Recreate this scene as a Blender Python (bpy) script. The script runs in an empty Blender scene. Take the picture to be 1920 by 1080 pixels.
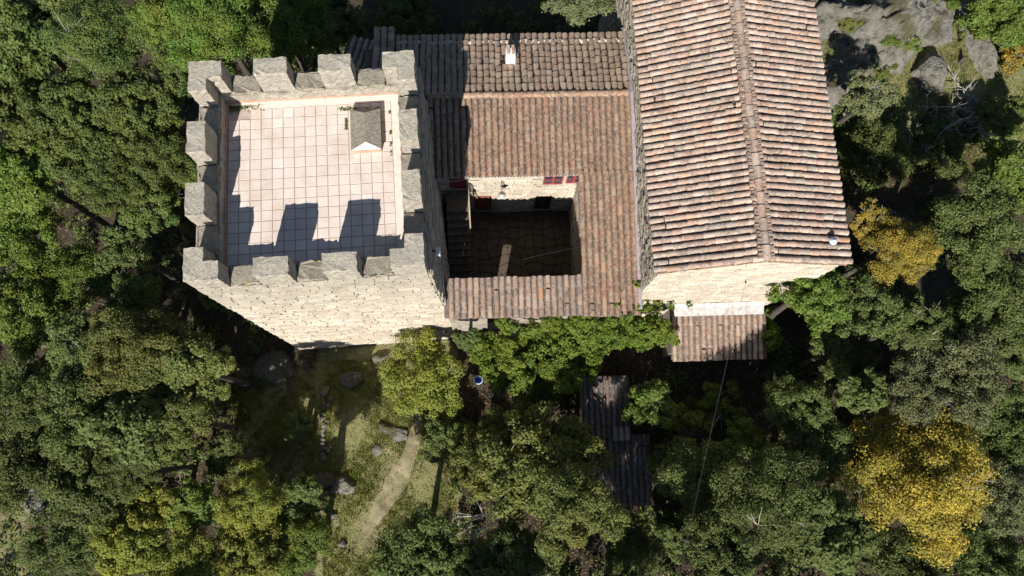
import bpy, math, random
import numpy as np
from mathutils import Matrix, Vector

# ------------------------------------------------------------------ camera, sky, sun, exposure
scene = bpy.context.scene
col = scene.collection
CAM = (8.764, -5.281, 33.834)
cam_data = bpy.data.cameras.new('camera'); cam = bpy.data.objects.new('camera', cam_data); col.objects.link(cam)
cam.location = CAM; cam.rotation_euler = (0.23123, -0.02968, -0.03436)
cam_data.sensor_width = 36; cam_data.lens = 1350 * 36 / 1920; cam_data.clip_end = 500; cam_data.clip_start = 0.5
scene.camera = cam
SUN_EL = math.radians(34.0); SUN_AZ = math.radians(192.0)      # azimuth from north (+y) clockwise
world = bpy.data.worlds.new('World'); scene.world = world; world.use_nodes = True
wn = world.node_tree.nodes; wl = world.node_tree.links
sky = wn.new('ShaderNodeTexSky'); sky.sky_type = 'NISHITA'; sky.sun_disc = False
sky.sun_elevation = SUN_EL; sky.sun_rotation = SUN_AZ; sky.air_density = 1.2; sky.dust_density = 0.1; sky.ozone_density = 2.0
wl.new(sky.outputs[0], wn['Background'].inputs[0]); wn['Background'].inputs[1].default_value = 0.05
sd = bpy.data.lights.new('sun', 'SUN'); sd.energy = 5.0; sd.angle = math.radians(0.5); sd.color = (1.0, 0.96, 0.89)
sun = bpy.data.objects.new('sun', sd); col.objects.link(sun)
sv = Vector((math.sin(SUN_AZ) * math.cos(SUN_EL), math.cos(SUN_AZ) * math.cos(SUN_EL), math.sin(SUN_EL)))
sun.rotation_euler = sv.to_track_quat('Z', 'Y').to_euler(); sun.location = (10, -30, 40)
scene.view_settings.view_transform = 'Standard'; scene.view_settings.look = 'None'
scene.view_settings.exposure = 0.55; scene.view_settings.gamma = 1.0
scene.view_settings.use_curve_mapping = False
scene.cycles.max_bounces = 4; scene.cycles.diffuse_bounces = 2; scene.cycles.transmission_bounces = 4

random.seed(7); rng = np.random.default_rng(7)
R = random.uniform

# ------------------------------------------------------------------ helpers
class MB:
    """collects faces for ONE mesh"""
    def __init__(s): s.v = []; s.f = []; s.m = []
    def add(s, vs, fs, mi=0):
        b = len(s.v); s.v.extend([tuple(map(float, p)) for p in vs]); s.f.extend([tuple(b + i for i in f) for f in fs]); s.m.extend([mi] * len(fs))
    def box(s, x0, x1, y0, y1, z0, z1, mi=0, j=0.0):
        vs = [(x, y, z) for z in (z0, z1) for y in (y0, y1) for x in (x0, x1)]
        if j: vs = [(a + R(-j, j), b + R(-j, j), c + R(-j, j)) for a, b, c in vs]
        s.add(vs, [(0, 2, 3, 1), (4, 5, 7, 6), (0, 1, 5, 4), (2, 6, 7, 3), (0, 4, 6, 2), (1, 3, 7, 5)], mi)
    def prism(s, poly, z0, z1, mi=0, top_inset=0.0):
        n = len(poly); cx = sum(p[0] for p in poly) / n; cy = sum(p[1] for p in poly) / n
        ins = lambda p: (p[0] + (cx - p[0]) * top_inset, p[1] + (cy - p[1]) * top_inset)
        vs = [(p[0], p[1], z0) for p in poly] + [(*ins(p), z1) for p in poly]
        fs = [tuple(range(n))[::-1], tuple(range(n, 2 * n))] + [(i, (i + 1) % n, n + (i + 1) % n, n + i) for i in range(n)]
        s.add(vs, fs, mi)
    def tube(s, path, radii, n=6, mi=0, cap=True):
        path = [Vector(p) for p in path]; b = len(s.v); k = len(path)
        if not hasattr(radii, '__len__'): radii = [radii] * k
        for i, p in enumerate(path):
            d = (path[min(i + 1, k - 1)] - path[max(i - 1, 0)]).normalized()
            a = d.orthogonal().normalized() if i == 0 else (pa - d * pa.dot(d)).normalized()
            pa = a; c = d.cross(a)
            for q in range(n):
                t = 2 * math.pi * q / n
                s.v.append(tuple(p + (a * math.cos(t) + c * math.sin(t)) * radii[i]))
        for i in range(k - 1):
            for q in range(n):
                s.f.append((b + i * n + q, b + i * n + (q + 1) % n, b + (i + 1) * n + (q + 1) % n, b + (i + 1) * n + q)); s.m.append(mi)
        if cap:
            s.f.append(tuple(b + q for q in range(n))[::-1]); s.m.append(mi)
            s.f.append(tuple(b + (k - 1) * n + q for q in range(n))); s.m.append(mi)
    def lathe(s, prof, n=16, c=(0, 0, 0), mi=0):
        b = len(s.v)
        for r, z in prof:
            for q in range(n):
                t = 2 * math.pi * q / n; s.v.append((c[0] + r * math.cos(t), c[1] + r * math.sin(t), c[2] + z))
        for i in range(len(prof) - 1):
            for q in range(n):
                s.f.append((b + i * n + q, b + i * n + (q + 1) % n, b + (i + 1) * n + (q + 1) % n, b + (i + 1) * n + q)); s.m.append(mi)
    def mesh(s, name, mats, smooth=False):
        me = bpy.data.meshes.new(name); me.from_pydata(s.v, [], s.f)
        for m in (mats if isinstance(mats, (list, tuple)) else [mats]): me.materials.append(m)
        if len(me.materials) > 1: me.polygons.foreach_set('material_index', s.m)
        if smooth: me.polygons.foreach_set('use_smooth', [True] * len(me.polygons))
        me.update(); return me

def np_mesh(name, verts, k, mat, smooth=False):
    """verts (n*k,3): n separate k-gons"""
    n = len(verts) // k; me = bpy.data.meshes.new(name)
    me.vertices.add(len(verts)); me.vertices.foreach_set('co', np.asarray(verts, np.float32).ravel())
    me.loops.add(len(verts)); me.loops.foreach_set('vertex_index', np.arange(len(verts), dtype=np.int32))
    me.polygons.add(n); me.polygons.foreach_set('loop_start', np.arange(0, n * k, k, dtype=np.int32))
    me.materials.append(mat); me.update(calc_edges=True); me.validate(); return me

def np_mesh_idx(name, verts, faces, mat, smooth=False):
    """verts (n,3), faces (m,4) quads"""
    me = bpy.data.meshes.new(name); m, k = faces.shape
    me.vertices.add(len(verts)); me.vertices.foreach_set('co', np.asarray(verts, np.float32).ravel())
    me.loops.add(m * k); me.loops.foreach_set('vertex_index', faces.astype(np.int32).ravel())
    me.polygons.add(m); me.polygons.foreach_set('loop_start', np.arange(0, m * k, k, dtype=np.int32))
    if smooth: me.polygons.foreach_set('use_smooth', np.ones(m, bool))
    me.materials.append(mat); me.update(calc_edges=True); return me

def link(name, me, parent=None, M=None):
    o = bpy.data.objects.new(name, me); col.objects.link(o)
    if parent is not None: o.parent = parent
    if M is not None: o.matrix_basis = M
    return o
def tag(o, label=None, cat=None, group=None, kind=None):
    if label: o['label'] = label
    if cat: o['category'] = cat
    if group: o['group'] = group
    if kind: o['kind'] = kind
    return o
def thing(name, label, cat, loc=(0, 0, 0), rotz=0.0, group=None):
    o = bpy.data.objects.new(name, None); col.objects.link(o); o.location = loc; o.rotation_euler = (0, 0, rotz)
    o.empty_display_size = 0.2
    return tag(o, label, cat, group)
def frame(o, x, y, z):
    """4x4 from origin and three axis vectors"""
    return Matrix(((x[0], y[0], z[0], o[0]), (x[1], y[1], z[1], o[1]), (x[2], y[2], z[2], o[2]), (0, 0, 0, 1)))

# ------------------------------------------------------------------ materials
class N:
    def __init__(s, name):
        s.m = bpy.data.materials.new(name); s.m.use_nodes = True; s.t = s.m.node_tree; s.n = s.t.nodes; s.b = s.n['Principled BSDF']
        s.b.inputs['Specular IOR Level'].default_value = 0.25
    def node(s, ty, **kw):
        x = s.n.new(ty)
        for k, v in kw.items(): setattr(x, k, v)
        return x
    def lk(s, a, b): s.t.links.new(a, b)
    def pos(s): 
        if not hasattr(s, '_p'): s._p = s.node('ShaderNodeNewGeometry')
        return s._p
    def noise(s, scale, detail=4, rough=0.6, stretch=None):
        x = s.node('ShaderNodeTexNoise'); x.inputs['Scale'].default_value = scale; x.inputs['Detail'].default_value = detail; x.inputs['Roughness'].default_value = rough
        if stretch:
            mp = s.node('ShaderNodeMapping'); mp.inputs['Scale'].default_value = stretch; s.lk(s.pos().outputs['Position'], mp.inputs[0]); s.lk(mp.outputs[0], x.inputs['Vector'])
        else: s.lk(s.pos().outputs['Position'], x.inputs['Vector'])
        return x.outputs['Fac']
    def ramp(s, fac, stops, interp='LINEAR'):
        x = s.node('ShaderNodeValToRGB'); x.color_ramp.interpolation = interp; e = x.color_ramp.elements
        while len(e) < len(stops): e.new(0.5)
        for el, (p, c) in zip(e, stops): el.position = p; el.color = (*c, 1) if len(c) == 3 else c
        s.lk(fac, x.inputs[0]); return x.outputs[0]
    def rnd(s):
        a = s.node('ShaderNodeObjectInfo'); ad = s.node('ShaderNodeMath', operation='ADD'); fr = s.node('ShaderNodeMath', operation='FRACT')
        s.lk(a.outputs['Random'], ad.inputs[0]); s.lk(s.pos().outputs['Random Per Island'], ad.inputs[1]); s.lk(ad.outputs[0], fr.inputs[0]); return fr.outputs[0]
    def mix(s, fac, a, b, blend='MIX'):
        x = s.node('ShaderNodeMix', data_type='RGBA', blend_type=blend)
        for sock, v in ((x.inputs[0], fac), (x.inputs[6], a), (x.inputs[7], b)):
            if isinstance(v, (int, float)): sock.default_value = v
            elif isinstance(v, (tuple, list)): sock.default_value = (*v, 1)
            else: s.lk(v, sock)
        return x.outputs[2]
    def mask(s, fac, lo, hi, amount=1.0): return s.ramp(fac, [(lo, (0, 0, 0)), (hi, (amount, amount, amount))])
    def bump(s, fac, strength=0.5, dist=0.02):
        x = s.node('ShaderNodeBump'); x.inputs['Strength'].default_value = strength; x.inputs['Distance'].default_value = dist
        s.lk(fac, x.inputs['Height']); s.lk(x.outputs[0], s.b.inputs['Normal'])
    def out(s, color, rough=0.9):
        if isinstance(color, (tuple, list)): s.b.inputs['Base Color'].default_value = (*color, 1)
        else: s.lk(color, s.b.inputs['Base Color'])
        s.b.inputs['Roughness'].default_value = rough; return s.m

def plain(name, c, rough=0.7, var=0.15, metal=0.0):
    m = N(name); f = m.noise(6, 5); d = tuple(x * (1 - var) for x in c); u = tuple(min(1, x * (1 + var)) for x in c)
    m.b.inputs['Metallic'].default_value = metal
    return m.out(m.ramp(f, [(0.3, d), (0.7, u)]), rough)

def stepped(cols):
    return [(i / len(cols), c) for i, c in enumerate(cols)]

def tile_mat(name, cols, lichen=(0.42, 0.38, 0.33), lich=0.6, dark=0.6):
    m = N(name)
    c = m.ramp(m.rnd(), stepped(cols), 'CONSTANT')
    c = m.mix(m.mask(m.noise(1.1, 5), 0.45, 0.72, dark * 0.6), c, (0.09, 0.07, 0.055))
    c = m.mix(m.mask(m.noise(9, 8, 0.8), 0.50, 0.60, lich), c, lichen)
    c = m.mix(m.mask(m.noise(6.5, 8, 0.8), 0.52, 0.62, dark), c, (0.06, 0.046, 0.037))
    c = m.mix(m.mask(m.noise(20, 6, 0.8), 0.56, 0.64, lich), c, lichen)
    c = m.mix(m.mask(m.noise(4.5, 4), 0.66, 0.74, 0.5), c, (0.30, 0.24, 0.10))
    m.bump(m.noise(60, 4), 0.5, 0.01)
    return m.out(c, 0.92)

M_TILE_HOUSE = tile_mat('clay_tile_pale', [(0.402, 0.279, 0.211), (0.469, 0.333, 0.264), (0.335, 0.225, 0.168), (0.447, 0.290, 0.211), (0.514, 0.386, 0.306), (0.369, 0.236, 0.168), (0.302, 0.204, 0.159), (0.424, 0.321, 0.253), (0.469, 0.290, 0.200), (0.391, 0.290, 0.221), (0.346, 0.268, 0.211), (0.491, 0.364, 0.285), (0.413, 0.257, 0.190), (0.323, 0.246, 0.200)], (0.50, 0.46, 0.40), 0.7, 0.65)
M_TILE_WING = tile_mat('clay_tile_brown', [(0.297, 0.165, 0.105), (0.330, 0.187, 0.120), (0.275, 0.156, 0.101), (0.363, 0.210, 0.134), (0.309, 0.183, 0.120), (0.286, 0.151, 0.097), (0.397, 0.259, 0.175), (0.258, 0.151, 0.105), (0.340, 0.178, 0.109), (0.309, 0.178, 0.116), (0.330, 0.218, 0.134), (0.275, 0.170, 0.116), (0.320, 0.174, 0.109), (0.375, 0.228, 0.149)], (0.44, 0.39, 0.32), 0.75, 0.75)
M_TILE_NORTH = tile_mat('clay_tile_weathered', [(0.291, 0.203, 0.139), (0.336, 0.233, 0.161), (0.263, 0.183, 0.131), (0.358, 0.262, 0.183), (0.314, 0.208, 0.139), (0.280, 0.203, 0.148), (0.381, 0.282, 0.204), (0.325, 0.213, 0.144)], (0.40, 0.37, 0.33), 0.6, 0.5)
M_TILE_GREY = tile_mat('clay_tile_grey', [(0.322, 0.218, 0.165), (0.403, 0.278, 0.209), (0.268, 0.193, 0.154), (0.443, 0.326, 0.241), (0.362, 0.230, 0.165), (0.322, 0.242, 0.198)], (0.42, 0.38, 0.33), 0.6, 0.75)
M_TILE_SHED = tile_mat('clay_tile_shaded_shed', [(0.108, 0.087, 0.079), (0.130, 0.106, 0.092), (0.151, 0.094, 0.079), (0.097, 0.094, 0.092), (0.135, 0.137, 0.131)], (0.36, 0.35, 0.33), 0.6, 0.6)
M_TILE_ORANGE = tile_mat('clay_tile_new_orange', [(0.46, 0.25, 0.15), (0.44, 0.27, 0.18)], (0.45, 0.36, 0.28), 0.3, 0.3)
M_CHANNEL = tile_mat('clay_channel_dark', [(0.16, 0.11, 0.08), (0.20, 0.13, 0.10), (0.13, 0.10, 0.08)], (0.22, 0.2, 0.17), 0.3, 0.6)  # channel clay, darker than the cover tiles

def stone_mat(name, cols, top_grey=None, zr=None, bump=0.6):
    m = N(name); c = m.ramp(m.rnd(), stepped(cols), 'CONSTANT')
    c = m.mix(m.mask(m.noise(1.6, 6), 0.42, 0.72, 0.45), c, (0.36, 0.30, 0.22))
    c = m.mix(m.mask(m.noise(9, 6, 0.7, (1, 1, 2.2)), 0.54, 0.68, 0.6), c, (0.22, 0.17, 0.12))
    c = m.mix(m.mask(m.noise(22, 4), 0.6, 0.7, 0.4), c, (0.70, 0.64, 0.53))
    c = m.mix(m.mask(m.noise(3.2, 7, 0.7, (0.8, 0.8, 3.5)), 0.50, 0.66, 0.55), c, (0.40, 0.31, 0.22))
    c = m.mix(m.mask(m.noise(5.5, 7, 0.75, (0.8, 0.8, 2.8)), 0.58, 0.68, 0.75), c, (0.19, 0.165, 0.13))
    c = m.mix(m.mask(m.noise(2.6, 5, 0.6, (1.6, 1.6, 0.22)), 0.54, 0.70, 0.5), c, (0.33, 0.285, 0.22))
    if top_grey:
        sp = m.node('ShaderNodeSeparateXYZ'); m.lk(m.pos().outputs['Position'], sp.inputs[0])
        mr = m.node('ShaderNodeMapRange'); mr.inputs[1].default_value = zr[0]; mr.inputs[2].default_value = zr[1]; m.lk(sp.outputs[2], mr.inputs[0])
        mu = m.node('ShaderNodeMath', operation='MULTIPLY'); m.lk(mr.outputs[0], mu.inputs[0]); m.lk(m.ramp(m.noise(1.8, 6, 0.65), [(0.30, (0.25, 0.25, 0.25)), (0.62, (1, 1, 1))]), mu.inputs[1])
        c = m.mix(mu.outputs[0], c, top_grey)
    m.bump(m.noise(18, 7, 0.7), bump, 0.04); return m.out(c, 0.93)
CREAM = [(0.58, 0.515, 0.42), (0.65, 0.585, 0.485), (0.54, 0.47, 0.38), (0.60, 0.515, 0.40), (0.68, 0.615, 0.51), (0.56, 0.475, 0.365), (0.46, 0.395, 0.31), (0.62, 0.565, 0.475), (0.58, 0.48, 0.385), (0.50, 0.445, 0.37), (0.66, 0.60, 0.50)]
M_STONE_T = stone_mat('tower_stone', CREAM, (0.29, 0.262, 0.215), (6.5, 12.4))
M_STONE_H = stone_mat('house_stone', CREAM)
M_STONE_D = stone_mat('wall_stone_grey', [(0.34, 0.30, 0.25), (0.30, 0.27, 0.23), (0.38, 0.33, 0.27), (0.26, 0.23, 0.19)])
def merlon_mat():
    m = N('merlon_stone'); c = m.ramp(m.noise(2.5, 7, 0.65), [(0.3, (0.33, 0.29, 0.24)), (0.5, (0.47, 0.42, 0.345)), (0.7, (0.56, 0.505, 0.42))])
    c = m.mix(m.mask(m.noise(7, 7, 0.7, (1, 1, 2.6)), 0.46, 0.62, 0.75), c, (0.235, 0.21, 0.175))
    c = m.mix(m.mask(m.noise(13, 6, 0.75), 0.55, 0.65, 0.6), c, (0.62, 0.57, 0.49))
    m.bump(m.noise(8, 8, 0.7), 1.0, 0.12); return m.out(c, 0.95)
M_STONE_P = merlon_mat()
M_MORTAR = stone_mat('lime_mortar', [(0.46, 0.41, 0.33)], (0.27, 0.245, 0.20), (6.5, 12.4))
M_MORTAR_H = stone_mat('lime_mortar_house', [(0.46, 0.41, 0.33)])
M_MORTAR_G = stone_mat('grey_rubble_mortar', [(0.26, 0.235, 0.20)])

def concrete(name, c, lichen=True):
    m = N(name); f = m.noise(5, 6)
    x = m.ramp(f, [(0.3, tuple(v * 0.8 for v in c)), (0.7, tuple(v * 1.15 for v in c))])
    x = m.mix(m.mask(m.noise(11, 8, 0.85), 0.47, 0.60, 0.85), x, tuple(v * 0.5 for v in c))
    x = m.mix(m.mask(m.noise(15, 7, 0.85), 0.55, 0.64, 0.8), x, (0.46, 0.43, 0.38))
    if lichen: x = m.mix(m.mask(m.noise(2.3, 5, 0.6), 0.66, 0.72, 0.8), x, (0.40, 0.25, 0.03))
    m.bump(m.noise(12, 8, 0.75), 0.9, 0.05); return m.out(x, 0.95)
M_CAP = concrete('lichen_concrete', (0.48, 0.43, 0.345))
M_SILL = concrete('rough_sill_concrete', (0.34, 0.30, 0.235))
M_SLAB = concrete('hatch_slab', (0.33, 0.285, 0.225), False)

def deck_tile_mat():
    m = N('terrace_tile')
    c = m.ramp(m.rnd(), stepped([(0.709, 0.606, 0.542), (0.719, 0.626, 0.557), (0.680, 0.576, 0.512), (0.709, 0.606, 0.542), (0.729, 0.646, 0.571), (0.690, 0.586, 0.512), (0.719, 0.626, 0.542), (0.699, 0.591, 0.537), (0.709, 0.606, 0.532), (0.719, 0.616, 0.552), (0.719, 0.626, 0.561), (0.699, 0.596, 0.522), (0.709, 0.616, 0.552), (0.690, 0.586, 0.522), (0.755, 0.69, 0.63)]), 'CONSTANT')
    c = m.mix(m.mask(m.noise(3.5, 6), 0.42, 0.7, 0.45), c, (0.60, 0.47, 0.39))
    c = m.mix(m.mask(m.noise(0.9, 8, 0.7), 0.48, 0.64, 0.7), c, (0.56, 0.45, 0.37))
    c = m.mix(m.mask(m.noise(14, 6, 0.7), 0.5, 0.66, 0.35), c, (0.80, 0.70, 0.62))
    m.bump(m.noise(30, 4), 0.2, 0.005); return m.out(c, 0.8)
M_DECK = deck_tile_mat()
M_JOINT = plain('dirty_joint', (0.47, 0.37, 0.31), 0.95)
M_BORDER = plain('terrace_border_render', (0.74, 0.63, 0.55), 0.9, 0.12)
M_SKIRT = plain('terracotta_skirting', (0.55, 0.30, 0.22), 0.85, 0.2)
M_FLASH = plain('lead_flashing', (0.33, 0.29, 0.31), 0.55)
M_WHITE = plain('white_render', (0.78, 0.75, 0.70), 0.85, 0.07)
M_WHITEPAINT = plain('white_flashing', (0.47, 0.44, 0.42), 0.85, 0.3)
M_RED = plain('oxblood_paint', (0.28, 0.055, 0.06), 0.6, 0.2)
M_REDWOOD = plain('red_brown_wood', (0.22, 0.08, 0.05), 0.7, 0.25)
M_DARKWOOD = plain('dark_wood', (0.06, 0.045, 0.035), 0.8, 0.3)
M_WOOD = plain('pale_weathered_wood', (0.36, 0.29, 0.22), 0.8, 0.2)
M_IRON = plain('black_iron', (0.03, 0.03, 0.032), 0.5)
M_LAMPSHADE = plain('grey_enamel', (0.42, 0.41, 0.39), 0.5)
M_GLASS = plain('dark_window_glass', (0.035, 0.04, 0.05), 0.1, 0.1)
M_BLUE = plain('blue_plastic', (0.10, 0.19, 0.55), 0.4); M_PALEBLUE = plain('pale_blue_cap', (0.55, 0.66, 0.78), 0.5)
M_WIRE = plain('grey_cable', (0.09, 0.088, 0.085), 0.6)
M_BARK = plain('oak_bark', (0.075, 0.062, 0.05), 0.95, 0.4); M_DEAD = plain('bleached_twig', (0.36, 0.33, 0.29), 0.9, 0.25)
M_SOFFIT = plain('roof_underside', (0.14, 0.11, 0.09), 0.9, 0.3)

def flag_mat():
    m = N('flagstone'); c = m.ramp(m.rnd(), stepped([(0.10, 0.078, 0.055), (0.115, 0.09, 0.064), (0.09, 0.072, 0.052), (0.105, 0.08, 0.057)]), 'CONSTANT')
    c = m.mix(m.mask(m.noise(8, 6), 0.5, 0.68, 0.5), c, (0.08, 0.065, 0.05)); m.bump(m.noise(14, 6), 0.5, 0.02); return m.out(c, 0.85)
M_FLAG = flag_mat(); M_SOIL = plain('dark_soil_joint', (0.06, 0.05, 0.038), 0.95); M_STEP = plain('shade_darkened_stone', (0.13, 0.11, 0.085), 0.9, 0.35)  # stair stone coloured dark to stand in for the tower's shadow

def rock_mat(name, a, b, moss=0.5):
    m = N(name); c = m.ramp(m.noise(1.3, 8, 0.7), [(0.25, a), (0.5, b), (0.75, tuple(min(1, v * 1.25) for v in b))])
    c = m.mix(m.mask(m.noise(5, 7, 0.75), 0.5, 0.64, 0.75), c, tuple(v * 0.35 for v in a))
    c = m.mix(m.mask(m.noise(20, 5, 0.7), 0.56, 0.66, 0.6), c, (0.52, 0.50, 0.46))
    c = m.mix(m.mask(m.noise(0.9, 6), 0.52, 0.62, moss), c, (0.15, 0.14, 0.06))
    m.bump(m.noise(3.5, 10, 0.75), 1.0, 0.5); return m.out(c, 0.95)
M_ROCK = rock_mat('pale_gneiss', (0.22, 0.20, 0.165), (0.37, 0.345, 0.29), 0.85)
M_ROCK_D = rock_mat('dark_lichen_rock', (0.15, 0.135, 0.11), (0.25, 0.225, 0.185), 0.5)

def ground_mat():
    m = N('forest_floor')
    c = m.ramp(m.noise(0.55, 7, 0.65), [(0.30, (0.22, 0.185, 0.11)), (0.45, (0.31, 0.285, 0.135)), (0.55, (0.26, 0.27, 0.095)), (0.70, (0.40, 0.345, 0.21))])
    c = m.mix(m.mask(m.noise(3.3, 8, 0.7), 0.48, 0.62, 0.6), c, (0.13, 0.145, 0.05))
    c = m.mix(m.mask(m.noise(9, 8, 0.8), 0.52, 0.62, 0.7), c, (0.36, 0.31, 0.21))
    h = m.ramp(m.noise(2.4, 8, 0.75), [(0.3, (0.045, 0.036, 0.024)), (0.55, (0.075, 0.058, 0.036)), (0.75, (0.11, 0.085, 0.05))])      # leaf humus under the wood, darkened further to paint in the tree shade
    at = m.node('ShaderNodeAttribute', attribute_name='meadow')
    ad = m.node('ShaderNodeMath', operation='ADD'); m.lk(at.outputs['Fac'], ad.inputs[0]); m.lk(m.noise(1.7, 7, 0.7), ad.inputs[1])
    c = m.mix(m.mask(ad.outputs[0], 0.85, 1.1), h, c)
    c = m.mix(m.mask(m.noise(24, 5, 0.7), 0.56, 0.64, 0.6), c, (0.05, 0.04, 0.028))
    m.bump(m.noise(12, 8, 0.75), 1.0, 0.12); return m.out(c, 0.97)
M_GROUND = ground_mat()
def path_mat():
    m = N('trodden_earth'); c = m.ramp(m.noise(2.2, 7), [(0.3, (0.24, 0.205, 0.12)), (0.7, (0.33, 0.28, 0.185))])
    c = m.mix(m.mask(m.noise(16, 6, 0.75), 0.47, 0.60, 0.8), c, (0.19, 0.175, 0.08)); m.bump(m.noise(18, 7), 0.6, 0.04); return m.out(c, 0.97)
M_PATH = path_mat()

def leaf_mat(name, cols, patch=None, trans=0.25, gloss=0.6):
    m = N(name)
    rp = m.pos().outputs['Random Per Island']
    c = m.ramp(rp, [(i / max(1, len(cols) - 1), cc) for i, cc in enumerate(cols)])
    if patch: c = m.mix(m.mask(m.noise(0.9, 4), 0.42, 0.66, 0.75), c, patch)
    oi = m.node('ShaderNodeObjectInfo'); hs = m.node('ShaderNodeHueSaturation')
    for sock, lo, hi in (('Value', 0.85, 1.15), ('Hue', 0.488, 0.512)):
        mr = m.node('ShaderNodeMapRange'); mr.inputs[3].default_value = lo; mr.inputs[4].default_value = hi; m.lk(oi.outputs['Random'], mr.inputs[0]); m.lk(mr.outputs[0], hs.inputs[sock])
    m.lk(c, hs.inputs['Color']); c = hs.outputs[0]
    m.out(c, gloss); m.b.inputs['Specular IOR Level'].default_value = 0.18
    tr = m.node('ShaderNodeBsdfTranslucent'); m.lk(c, tr.inputs[0]); mx = m.node('ShaderNodeMixShader'); mx.inputs[0].default_value = trans
    m.lk(m.b.outputs[0], mx.inputs[1]); m.lk(tr.outputs[0], mx.inputs[2]); m.lk(mx.outputs[0], m.n['Material Output'].inputs[0]); return m.m
LEAF = {
 'h': leaf_mat('leaf_holm_oak', [(0.064, 0.097, 0.024), (0.103, 0.142, 0.035), (0.139, 0.179, 0.049), (0.178, 0.206, 0.069), (0.080, 0.114, 0.030)], (0.11, 0.132, 0.038)),
 'g': leaf_mat('leaf_fresh_green', [(0.069, 0.120, 0.019), (0.106, 0.171, 0.030), (0.143, 0.211, 0.040), (0.180, 0.228, 0.053)], (0.165, 0.185, 0.032)),
 'l': leaf_mat('leaf_lime', [(0.085, 0.142, 0.023), (0.122, 0.188, 0.036), (0.159, 0.228, 0.045), (0.196, 0.239, 0.051)], (0.18, 0.195, 0.032)),
 'o': leaf_mat('leaf_olive', [(0.080, 0.112, 0.028), (0.122, 0.157, 0.040), (0.159, 0.188, 0.051), (0.185, 0.199, 0.064)], (0.185, 0.175, 0.04)),
 'b': leaf_mat('leaf_yellow_green', [(0.114, 0.143, 0.024), (0.171, 0.199, 0.036), (0.228, 0.245, 0.045), (0.190, 0.178, 0.045)], (0.28, 0.265, 0.04)),
 'y': leaf_mat('leaf_golden', [(0.257, 0.173, 0.035), (0.454, 0.325, 0.045), (0.573, 0.418, 0.060), (0.336, 0.204, 0.050), (0.178, 0.183, 0.045), (0.514, 0.376, 0.050)], (0.20, 0.19, 0.045), 0.3),
 'm': leaf_mat('leaf_mixed_oak', [(0.055, 0.090, 0.023), (0.087, 0.131, 0.034), (0.119, 0.164, 0.045), (0.151, 0.190, 0.061), (0.073, 0.108, 0.028)], (0.15, 0.165, 0.036)),
 'p': leaf_mat('leaf_pale_grey', [(0.10, 0.12, 0.05), (0.14, 0.155, 0.07), (0.18, 0.195, 0.095), (0.115, 0.135, 0.055)], (0.17, 0.175, 0.065)),
 'v': leaf_mat('leaf_vine', [(0.062, 0.120, 0.018), (0.106, 0.189, 0.026), (0.145, 0.235, 0.034), (0.185, 0.248, 0.040)], (0.19, 0.225, 0.03), 0.3),
}

# ------------------------------------------------------------------ terrain
def sst(a, b, x):
    t = np.clip((np.asarray(x, float) - a) / (b - a), 0, 1); return t * t * (3 - 2 * t)
def ground_h(x, y):
    x = np.asarray(x, float); y = np.asarray(y, float)
    h = -0.12 * np.maximum(0, -x - 1) * sst(60, 30, -x)
    h = h + 2.6 * sst(5.5, 16, x) * (0.45 + 0.55 * sst(-9, 0, y))
    h = h + 3.0 * sst(19.5, 24, x) * sst(3, 11, y) - 1.6 * sst(27, 36, x)
    h = h - 2.2 * sst(10, 15, y) * sst(20, 17, x)
    h = h - 0.05 * np.maximum(0, -y - 2) * sst(8, 2, x)
    h = h + 0.10 * np.sin(1.7 * x + 0.6 * y) * np.sin(1.3 * y - 0.4 * x) + 0.05 * np.sin(4.1 * x + 1.0) * np.sin(3.7 * y + 2.0) + 0.025 * np.sin(9.3 * x + 3 * y) * np.sin(8.1 * y - 2 * x)
    return h
gh = lambda x, y: float(ground_h(x, y))
gx = np.concatenate([np.linspace(-90, -20, 16)[:-1], np.arange(-20, 42, 0.3), np.linspace(42, 110, 16)])
gy = np.concatenate([np.linspace(-90, -18, 16)[:-1], np.arange(-18, 24, 0.3), np.linspace(24, 100, 16)])
GX, GY = np.meshgrid(gx, gy); GZ = ground_h(GX, GY)
nx, ny = len(gx), len(gy); ii = (np.arange(ny - 1)[:, None] * nx + np.arange(nx - 1)[None, :]).ravel()
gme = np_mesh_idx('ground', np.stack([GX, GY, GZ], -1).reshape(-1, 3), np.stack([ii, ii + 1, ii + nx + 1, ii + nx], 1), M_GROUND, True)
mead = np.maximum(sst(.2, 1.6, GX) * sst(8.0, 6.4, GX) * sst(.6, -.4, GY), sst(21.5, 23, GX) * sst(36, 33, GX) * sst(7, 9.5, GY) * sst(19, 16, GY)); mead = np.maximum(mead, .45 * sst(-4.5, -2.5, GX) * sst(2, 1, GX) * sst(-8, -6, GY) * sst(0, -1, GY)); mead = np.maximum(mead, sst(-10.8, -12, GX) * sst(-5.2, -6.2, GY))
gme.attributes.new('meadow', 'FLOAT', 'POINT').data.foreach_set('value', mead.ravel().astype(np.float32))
tag(link('ground', gme), 'leaf littered forest floor with patches of grass', None, None, 'structure')
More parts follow.
